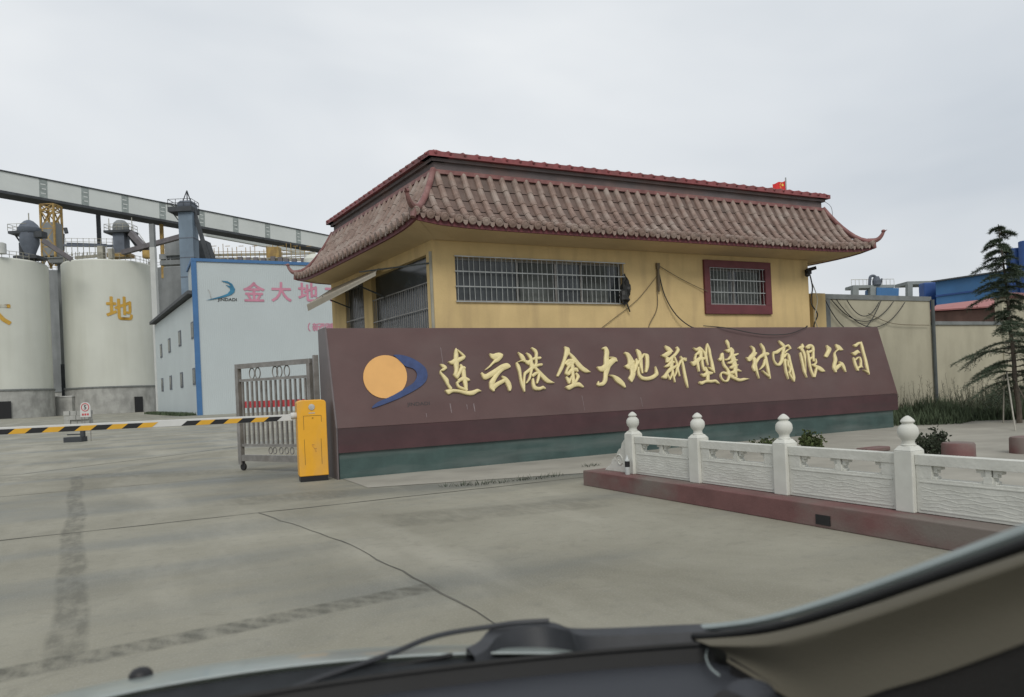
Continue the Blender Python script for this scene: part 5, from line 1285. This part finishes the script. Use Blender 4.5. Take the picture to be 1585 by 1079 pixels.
# ================================================================== works beyond the yard wall
fb_ = thing('rooftop_plant', 'far concrete frame with a blue tank and pipework seen over the grey wall coping', 'plant room', hor(D_(1350, 500, 90)))
Kp = 90 / FPX
def B9(x, y, o=0.0): return D_(x, y, 90) + fv * o
q = MB(); q.add([B9(1319, 445), B9(1355, 440), B9(1382, 445), B9(1350, 450, 3)] , [(0, 1, 2, 3)]) if False else None
q = MB(); q.beam(B9(1320, 444, 1), B9(1384, 443, 1), 2.2, .35); 
for x in (1323, 1350): q.beam(B9(x, 444), B9(x, 478), .7, .6, fv)
q.build('frame', 'far_concrete', fb_)
q = MB(); q.beam(B9(1354, 452, 1), B9(1388, 453, 1), 3, .95); q.build('tank', 'blue_sheet', fb_)
q = MB()
q.tube(spline([B9(1346, 441), B9(1347, 429), B9(1352, 427), B9(1356, 431), B9(1357, 441)], 4), .17, 6); q.lathe(B9(1357, 441), [(.5, 0), (.5, .5), (.3, 1.0)], 10); q.tube([B9(1363, 441), B9(1365, 431)], .1, 5)
q.build('pipework', 'steel_grey', fb_)
q = MB()
for k in range(12): a_ = B9(1318 + 6 * k, 442, 0); q.tube([a_, a_ + Vector((0, 0, .7))], .03, 4)
q.beam(B9(1318, 442) + Vector((0, 0, .7)), B9(1384, 441) + Vector((0, 0, .7)), .05, .05); q.build('handrail', 'rail_pale', fb_)
cf = thing('concrete_canopy', 'unfinished flat concrete canopy on stubby columns left of the blue shed', 'canopy', hor(D_(1430, 500, 72)))
def B7(x, y, o=0.0): return D_(x, y, 72) + fv * o
q = MB()
P = [B7(1402, 439), B7(1430, 435.5), B7(1468, 438, 3), B7(1440, 443, -3)]
P = [B7(1402, 440, 0), B7(1430, 436.5, 7), B7(1472, 436, 7), B7(1455, 438, 0)]
q.beam(B7(1403, 438.5, 1), B7(1462, 437, 1), 2.4, .3); q.build('slab', 'far_concrete', cf)
q = MB()
for x, w_ in ((1407, .45), (1428, .4), (1433.5, .55)):
    q = MB(); q.beam(B7(x, 441), B7(x, 475), w_, .5, fv); q.build('column', 'far_concrete', cf)
bs_ = thing('blue_shed', 'long blue metal shed with a dark band behind the beige yard wall', 'shed', hor(D_(1500, 500, 60)))
Q0, Q1 = D_(1448, 436.5, 66), D_(1640, 411.5, 57.6)
dd_ = (Q1 - Q0); dd_.z = 0; LL = dd_.length; dd_.normalize(); nn_ = Vector((-dd_.y, dd_.x, 0)); zt0 = Q0.z
o0 = hor(Q0)
q = MB(); q.obox(o0 + dd_ * LL / 2 + nn_ * 5 + Vector((0, 0, zt0 / 2)), dd_ * LL / 2, nn_ * 5, (0, 0, zt0 / 2)); q.build('wall', 'blue_sheet', bs_)
q = MB(); q.obox(o0 + dd_ * LL / 2 + nn_ * 4.9 + Vector((0, 0, zt0 + .06)), dd_ * (LL / 2 + .2), nn_ * 5.2, (0, 0, .055)); q.build('roof_edge', 'mill_roof', bs_)
q = MB(); q.obox(o0 + dd_ * LL / 2 - nn_ * .05 + Vector((0, 0, zt0 - 1.25)), dd_ * LL / 2, nn_ * .04, (0, 0, .07)); q.build('band', 'blue_dark', bs_)
q = MB(); q.obox(D_(1442, 460, 68), dv * .9, fv * .5, (0, 0, 1.3)); tag(q.build('blue_hopper', 'blue_dark', None, bevel=.1), 'deep blue box between the concrete canopy and the blue shed', 'hopper')
c = hor(D_(1574, 500, 58)); r_ = .52
q = MB(); q.lathe(c, [(r_, 0), (r_, zt_(1574, 386, 58)), (r_ * .9, zt_(1574, 385, 58))], 24)
tag(q.build('blue_chimney', 'blue_dark', None, smooth=True), 'dark blue round chimney standing behind the conifer', 'chimney')
c = hor(D_(1592, 500, 57)); q = MB(); q.lathe(c, [(.45, 0), (.45, zt_(1592, 374, 57)), (.4, zt_(1592, 373, 57))], 24)
tag(q.build('blue_chimney', 'blue_dark', None, smooth=True), 'slightly taller blue chimney cut off by the right edge of the photo', 'chimney')
rs = thing('red_roofed_shed', 'low brown brick shed with a faded red sheet roof just beyond the beige wall', 'shed', hor(D_(1500, 500, 34)))
a_, b_ = D_(1438, 481, 32), D_(1545, 470, 32)
r0, r1 = D_(1440, 482, 32), D_(1560, 474.5, 29)
h0, h1 = D_(1450, 474, 36), D_(1560, 461, 33)
q = MB(); up = Vector((0, 0, .06)); q.add([r0, r1, h1, h0, r0 + up, r1 + up, h1 + up, h0 + up], [(0, 1, 2, 3), (4, 7, 6, 5), (0, 4, 5, 1), (1, 5, 6, 2), (2, 6, 7, 3), (3, 7, 4, 0)]); q.build('roof', 'red_roof', rs)
w0, w1 = hor(r0) + fv * .3, hor(r1) + fv * .3
q = MB(); q.add([w0, w1, Vector((w1.x, w1.y, r1.z - .02)), Vector((w0.x, w0.y, r0.z - .02)), hor(h0), hor(h1), Vector((h1.x, h1.y, h1.z - .05)), Vector((h0.x, h0.y, h0.z - .05))], [(0, 1, 2, 3), (4, 7, 6, 5), (0, 4, 5, 1), (1, 5, 6, 2), (3, 2, 6, 7), (3, 7, 4, 0)]); q.build('wall', 'brick_brown', rs)

# ================================================================== plants
def spray(q, p, d, ln, rnd, wdt=.02, droop=.25):
    """a needle spray: a few thin leaf blades around a twig"""
    n = max(3, int(ln / .016))
    for k in range(n):
        t = k / n
        b_ = p + d * ln * t - Vector((0, 0, droop * ln * t * t))
        s_ = Vector((rnd.uniform(-1, 1), rnd.uniform(-1, 1), rnd.uniform(-.2, .9))).normalized()
        dirn = (d * .9 + s_ * .8).normalized()
        l_ = .05 + .045 * rnd.random()
        w_ = dirn.cross(Vector((rnd.uniform(-1, 1), rnd.uniform(-1, 1), 1))).normalized() * .008
        q.add([b_ - w_, b_ + w_, b_ + dirn * l_], [(0, 1, 2)])
cf_ = thing('conifer_tree', 'young dark green conifer with drooping layered boughs propped by poles at the yard wall', 'tree', (19.35, 10.95, 0))
tb, tt_ = Vector((19.45, 10.80, 0)), D_(1545, 347, 18.7)
rnd = random.Random(21)
tr_pts = [tb.lerp(tt_, k / 10) + Vector((rnd.uniform(-.03, .03), rnd.uniform(-.03, .03), 0)) for k in range(11)]
tr_pts[-1] = tt_
q = MB(); q.tube(tr_pts, [.06 * (1 - k / 10.5) + .006 for k in range(11)], 8)
limbs = []
HT = tt_.z
zz = .85
while zz < HT - .05:
    f_ = (zz - .85) / (HT - .85)
    base_l = 1.22 * (1 - f_) ** .75 + .12
    for _ in range(3 if f_ < .55 else (4 if f_ < .9 else 3)):
        a_ = rnd.random() * 6.28
        l_ = base_l * rnd.uniform(.55, 1.15)
        if .40 < f_ < .55: l_ *= .5
        p0 = tb.lerp(tt_, zz / HT)
        o_ = Vector((math.cos(a_), math.sin(a_), 0))
        rise = rnd.uniform(.05, .35)
        pts = [p0 + o_ * l_ * t + Vector((0, 0, l_ * (rise * t - .45 * t * t))) for t in [k / 6 for k in range(7)]]
        q.tube(pts, [.011 * (1 - k / 7) + .003 for k in range(7)], 4)
        limbs.append((pts, l_))
    zz += rnd.uniform(.11, .18)
q.build('trunk', 'bark', cf_)
q = MB()
for pts, l_ in limbs:
    sp = spline(pts, 4)
    for i in range(3, len(sp)):
        p = sp[i]; d = (sp[i] - sp[i - 1]).normalized()
        sd_ = d.cross(Vector((0, 0, 1))).normalized()
        t = i / len(sp)
        for s_ in (-1, 1):
            if rnd.random() < .95: spray(q, p, (d * .7 + sd_ * s_ * rnd.uniform(.5, 1) + Vector((0, 0, rnd.uniform(-.2, .15)))).normalized(), .08 + .30 * (1 - abs(t - .55)) * min(1, l_) * rnd.uniform(.5, 1), rnd)
        if rnd.random() < .5: spray(q, p, (d + Vector((0, 0, rnd.uniform(-.1, .4)))).normalized(), .12, rnd)
q.build('crown', 'needle', cf_)
for (p, e_, lb_) in (((1572, 668), (1558, 575), 'pale pole propping the conifer trunk from the right, the most upright of its stakes'), ((1612, 668), (1566, 580), 'slanting dark stake propping the conifer at the edge of the photo'), ((1553, 655), (1554, 580), 'short pale upright stake behind the conifer trunk')):
    a_ = G_(*p); b_ = D_(e_[0], e_[1], 18.7)
    q = MB(); q.tube([a_, b_], .017, 7); tag(q.build('tree_stake', 'wood_pale' if 'pale' in lb_ else 'bark', None), lb_, 'stake', 'poles propping the conifer')
def shrub(c, r, h, n, label, mt='leaf', seed=1, leaf=.035):
    rnd = random.Random(seed); c = Vector(c)
    t = thing('shrub', label, 'shrub', c)
    q = MB(); tips = []
    for k in range(int(14 * r / .3)):
        a_ = rnd.random() * 6.28; rr = r * math.sqrt(rnd.random()); hh = h * rnd.uniform(.5, 1.0) * (1 - .4 * (rr / r) ** 2)
        e_ = c + Vector((math.cos(a_) * rr, math.sin(a_) * rr, hh)); s_ = c + Vector((math.cos(a_) * rr * .3, math.sin(a_) * rr * .3, 0))
        q.tube([s_, s_.lerp(e_, .5) + Vector((0, 0, .03)), e_], [.008, .006, .003], 4); tips.append((s_, e_))
    q.build('stem', 'bark', t)
    q = MB()
    for k in range(n):
        s_, e_ = rnd.choice(tips); p_ = s_.lerp(e_, rnd.uniform(.3, 1.05)) + Vector((rnd.gauss(0, .04), rnd.gauss(0, .04), rnd.gauss(0, .03)))
        d_ = Vector((rnd.uniform(-1, 1), rnd.uniform(-1, 1), rnd.uniform(-.4, 1))).normalized(); w_ = d_.cross(Vector((rnd.random(), rnd.random(), .3))).normalized() * leaf * .4
        q.add([p_, p_ + d_ * leaf * .5 + w_, p_ + d_ * leaf * 1.2, p_ + d_ * leaf * .5 - w_], [(0, 1, 2, 3)])
    q.build('foliage', mt, t)
c = G_(1256, 697); shrub((c.x, c.y, .01), .24, .36, 700, 'small yellow-green bush behind the third finial of the balustrade', 'leaf', 3, .05)
c = G_(1440, 708); shrub((c.x, c.y, .01), .30, .52, 1100, 'dark leafy bush between the fourth finial and the red bollard', 'leaf_dark', 5, .045)
c = G_(1182, 697); shrub((c.x, c.y, .01), .35, .22, 450, 'low sparse weed bush at the green base of the sign wall', 'leaf', 8, .045)
q = MB(); rnd = random.Random(31)
def inpoly(x, y):
    return y > 10.6 + max(0, (x - 20)) * -.25 and y < 14.9
k = 0
while k < 17000:
    x, y = rnd.uniform(17.4, 28), rnd.uniform(8.8, 14.9)
    lim = 12.6 - (x - 17.4) * .38 + .35 * math.sin(x * 2.3)
    if y < lim: continue
    k += 1
    hh = rnd.uniform(.08, .36) * (1 + .5 * max(0, y - 12.5) / 2.4 + .7 * max(0, math.sin(x * 1.7) * math.sin(y * 2.1)))
    a_ = rnd.random() * 6.28; e_ = Vector((math.cos(a_), math.sin(a_), 0))
    p_ = Vector((x, y, .012)); b_ = p_ + e_ * hh * .35 + Vector((0, 0, hh)); w_ = Vector((-e_.y, e_.x, 0)) * .018
    q.add([p_ - w_, p_ + w_, (p_ + b_) / 2 + e_ * .02 + w_ * .8 + Vector((0, 0, hh * .12)), b_], [(0, 1, 2, 3)])
tag(q.build('grass_verge', 'grass', None), 'thick dark green grass verge at the foot of the beige yard wall', 'grass', kind='stuff')
q = MB()
for k in range(900):
    x = rnd.uniform(20.2, 29); y = rnd.uniform(11.6, 14.8); hh = rnd.uniform(.35, 1.3) * rnd.uniform(.6, 1)
    p_ = Vector((x, y, 0)); 
    b_ = p_ + Vector((rnd.uniform(-.2, .2), rnd.uniform(-.2, .2), hh)); q.tube([p_, p_.lerp(b_, .5) + Vector((rnd.uniform(-.05, .05), 0, 0)), b_], [.007, .005, .003], 3)
    for j in range(12):
        e_ = p_.lerp(b_, rnd.uniform(.35, 1)); d_ = Vector((rnd.uniform(-1, 1), rnd.uniform(-1, 1), rnd.uniform(0, 1))).normalized() * rnd.uniform(.06, .16)
        w_ = Vector((-d_.y, d_.x, 0)) * .12
        q.add([e_, e_ + d_ * .6 + w_, e_ + d_], [(0, 1, 2)])
tag(q.build('tall_weeds', 'dry_stem', None), 'tall dry grey-green weeds standing before the low beige wall', 'weeds', kind='stuff')
q = MB(); rnd = random.Random(77)
spots = [(G_(745, 750), .16, 60), (G_(716, 752), .1, 30), (G_(830, 741), .16, 50), (G_(805, 744), .1, 26), (G_(775, 748), .10, 22), (G_(915, 722), .14, 40), (G_(690, 754), .08, 14), (G_(860, 738), .1, 18)]
for c, r_, n in spots:
    for k in range(n):
        a_ = rnd.random() * 6.28; rr = r_ * math.sqrt(rnd.random()) * 1.5
        p_ = Vector((c.x + math.cos(a_) * rr, c.y + math.sin(a_) * rr * .6, .007)); e_ = Vector((math.cos(a_), math.sin(a_), 0)); hh = rnd.uniform(.02, .08)
        w_ = Vector((-e_.y, e_.x, 0)) * .006
        q.add([p_ - w_, p_ + w_, p_ + e_ * hh * .8 + Vector((0, 0, hh))], [(0, 1, 2)])
tag(q.build('weed_tufts', 'leaf_dark', None), 'scattered weed tufts in the concrete in front of the maroon sign wall', 'weeds', kind='stuff')

# ================================================================== the car the photograph is taken from
car = thing('car', 'inside front of a car seen past its dashboard, wiper and beige windscreen pillar', 'car', (0, 0, 0))
def base_y(x): return 1.178 - .205 * abs(x) ** 1.7 / .8 ** 1.7       # windscreen base curve
def hood(u, v):      # u across, v forward
    x = -.86 + 1.72 * u
    f = v * 1.0
    yb_ = base_y(x)
    drop = .40 + .045 * f + (.942 * f * f if f < .3 else .0848 + .565 * (f - .3))
    if f > .8: drop += (f - .8) ** 2 * 4
    return Vector((x * (1 - .08 * f), yb_ + f, H - drop - .10 * abs(x) ** 2.2 - (.25 * max(0, abs(x) - .72) / .14 * .35)))
q = MB(); q.grid(hood, 60, 44); bn = q.build('bonnet', 'bonnet', car, smooth=True)
q = MB(); q.lathe((-.004, 1.285, H - .4175), [(.017, 0), (.017, .007), (.012, .013), (.004, .016)], 16); q.build('washer_nozzle', 'black', bn, smooth=True)
q = MB()   # front and flanks so that the body is closed
q.grid(lambda u, v: hood(u, 1.0) - Vector((0, 0, .45 * v)) + Vector((0, .03 * math.sin(v * 3), 0)), 30, 4); q.grid(lambda u, v: hood(0, u) - Vector((0, 0, .45 * v)), 20, 2); q.grid(lambda u, v: hood(1, u) - Vector((0, 0, .45 * v)), 20, 2)
q.build('front_body', 'bonnet', car, smooth=True)
q = MB()   # scuttle between the bonnet and the glass
def cowl(u, v):
    x = -.86 + 1.72 * u
    return Vector((x, base_y(x) - .004 - .085 * v, H - .405 - .10 * abs(x) ** 2.2 * (1 - v) - .012 * math.sin(v * 3.1)))
q.grid(cowl, 60, 6); q.build('scuttle_panel', 'cowl', car, smooth=True)
q = MB()   # bright bonnet edge seam
q.tube([hood(k / 60, 0) + Vector((0, -.002, .0015)) for k in range(2, 59)], .0019, 6); q.build('bonnet_edge', 'edge_grey', car)
q = MB()
pts = [G_(x, y, z) for x, y, z in ((420, 1079, .975), (500, 1048, .985), (600, 1014, .995), (655, 991, 1.0), (700, 979, 1.0), (760, 970, 1.0), (800, 964, 1.0), (850, 961, 1.0))]
q.tube(spline(pts, 4), .0045, 8); wpr = q.build('wiper_arm', 'wiper', car, smooth=True)
q = MB(); pts = [G_(x, y, z) for x, y, z in ((380, 1100, .965), (480, 1066, .972), (600, 1034, .98), (700, 1014, .985))]; q.tube(spline(pts, 4), .0035, 6); q.build('wiper_rubber', 'rubber', wpr)
q = MB()   # raised scuttle edge with the hump of the wiper pivot, running to the pillar foot
lip = spline([G_(x, y, .995) for x, y in ((722, 1003), (742, 992), (756, 976), (776, 967), (806, 961), (836, 960), (862, 965), (884, 972), (940, 972), (1030, 968), (1100, 965), (1150, 962), (1200, 955))], 4)
def lipf(u, v):
    i = min(int(u * (len(lip) - 1) + .5), len(lip) - 1)
    p_ = lip[i]
    t = v * 3
    if t < 1: return p_ + Vector((0, .02 * (1 - t), -.10 * (1 - t)))
    if t < 2: return p_ + Vector((0, -.03 * (t - 1), -.004 * (t - 1)))
    return p_ + Vector((0, -.03 - .03 * (t - 2), -.004 - .07 * (t - 2)))
q.grid(lipf, len(lip) - 1, 9); q.build('scuttle_lip', 'wiper', car, smooth=True)
# right pillar and its trims
PXc = .815
def on_pillar(px, py, X_=PXc):
    r_ = ray(px, py); return EYE + r_ * (X_ / r_.x)
outer = [on_pillar(x, y, .83) for x, y in ((1040, 973), (1110, 970), (1190, 958), (1290, 930), (1400, 892), (1500, 856), (1585, 825), (1700, 784), (1850, 724))]
q = MB(); q.tube(spline(outer, 4), [.0075 + .00020 * k for k in range(33)], 10, flat=.7); q.build('windscreen_moulding', 'edge_grey', car, smooth=True)
seal = [on_pillar(x, y, .80) for x, y in ((1030, 988), (1110, 984), (1200, 971), (1300, 943), (1400, 909), (1500, 874), (1585, 844), (1700, 804), (1850, 746))]
q = MB(); q.tube(spline(seal, 4), .0066, 10); q.build('pillar_seal', 'seal', car, smooth=True)
up_e = [(1075, 990), (1170, 983), (1250, 966), (1330, 943), (1400, 918), (1500, 884), (1585, 855), (1700, 814), (1850, 756)]
mid_e = [(1100, 1000), (1190, 1000), (1270, 982), (1340, 960), (1410, 936), (1510, 900), (1590, 872), (1705, 830), (1850, 775)]
low_e = [(1125, 1024), (1250, 1096), (1300, 1092), (1370, 1068), (1440, 1048), (1520, 1020), (1600, 990), (1710, 950), (1850, 900)]
A_ = spline([on_pillar(x, y, .785) for x, y in up_e], 4); B_ = spline([on_pillar(x, y, .752) for x, y in mid_e], 4); C_ = spline([on_pillar(x, y, .758) for x, y in low_e], 4)
q = MB(); n = len(A_) - 1
def pil(u, v):
    i = min(int(u * n + .5), n)
    a_, b_, c_ = A_[i], B_[i], C_[i]
    if v < .3:
        t = v / .3; return a_ * (1 - t) ** 2 + (a_ * .2 + b_ * .8 + Vector((-.008, 0, .004))) * 2 * t * (1 - t) + b_ * t * t
    t = (v - .3) / .7
    return b_.lerp(c_, t) + Vector((.012 * math.sin(t * math.pi), 0, 0))
q.grid(pil, n, 20); q.build('pillar_trim', 'trim_beige', car, smooth=True)
q = MB()
def dtr(u, v):
    i = min(int(u * n + .5), n)
    c_ = C_[i]; return c_ + Vector((.004 + .02 * math.sin(v * 1.5), 0, .006 * (1 - v) - .45 * v))
q.grid(dtr, n, 8); q.build('door_trim', 'trim_dark', car, smooth=True)
# dashboard
def dash(u, v):
    x = -.80 + 1.58 * u
    y = base_y(x) - .088 - (.52) * v
    z = H - .43 + .012 * math.sin(min(v * 2.4, 1.57)) - .02 * v - max(0, v - .8) ** 2 * 2.5 - .03 * max(0, abs(x) - .5) ** 2
    return Vector((x, y, z))
q = MB(); q.grid(dash, 50, 30); db = q.build('dashboard', 'dash', car, smooth=True)
q = MB()
q.grid(lambda u, v: Vector((-.80 + 1.58 * u, base_y(-.80 + 1.58 * u) - .080 - .012 * v, H - .403 - .03 * v)), 50, 2); q.build('windscreen_seal', 'seal', car)
q = MB(); c = G_(1160, 1074, .985)
q.blob(c, .036, .03, .016, 20); sp_ = q.build('corner_speaker', 'dash', car, smooth=True)
q = MB(); q.blob(G_(1138, 1088, .98), .032, .028, .014, 20); q.build('speaker_grille', 'seal', sp_, smooth=True)
q = MB(); q.tube(spline([G_(1095, 1002, .985), G_(1093, 1018, .985), G_(1100, 1034, .985), G_(1114, 1046, .98)], 5), .0014, 6); q.build('speaker_wire', 'edge_grey', sp_)
# left pillar, roof, glass
q = MB()
LP = [Vector((-.83, .96, 1.0)), Vector((-.80, .45, 1.22)), Vector((-.72, -.15, 1.47))]
RP = [Vector((.84, .96, .99)), Vector((.82, .45, 1.22)), Vector((.74, -.15, 1.47))]
q.tube(spline(LP, 5), .035, 10); q.build('left_pillar', 'trim_beige', car, smooth=True)
def glass(u, v):
    t = -.80 + 1.60 * u; b_ = Vector((t, base_y(t) - .06, H - .40)); top = Vector((t * .9, -.12 - .06 * abs(t), 1.505))
    p_ = b_.lerp(top, v); p_.z += .045 * math.sin(math.pi * v); return p_
q = MB(); q.grid(glass, 20, 14); q.build('windscreen', 'clear_glass', car, smooth=True)
q = MB(); q.grid(lambda u, v: Vector((-.74 + 1.48 * u, -.13 - 2.3 * v, 1.50 + .05 * math.sin(math.pi * v) - .04 * (2 * u - 1) ** 2)), 12, 12); q.build('roof_lining', 'trim_beige', car, smooth=True)  # unseen roof above the camera, added to keep sky light off the dashboard
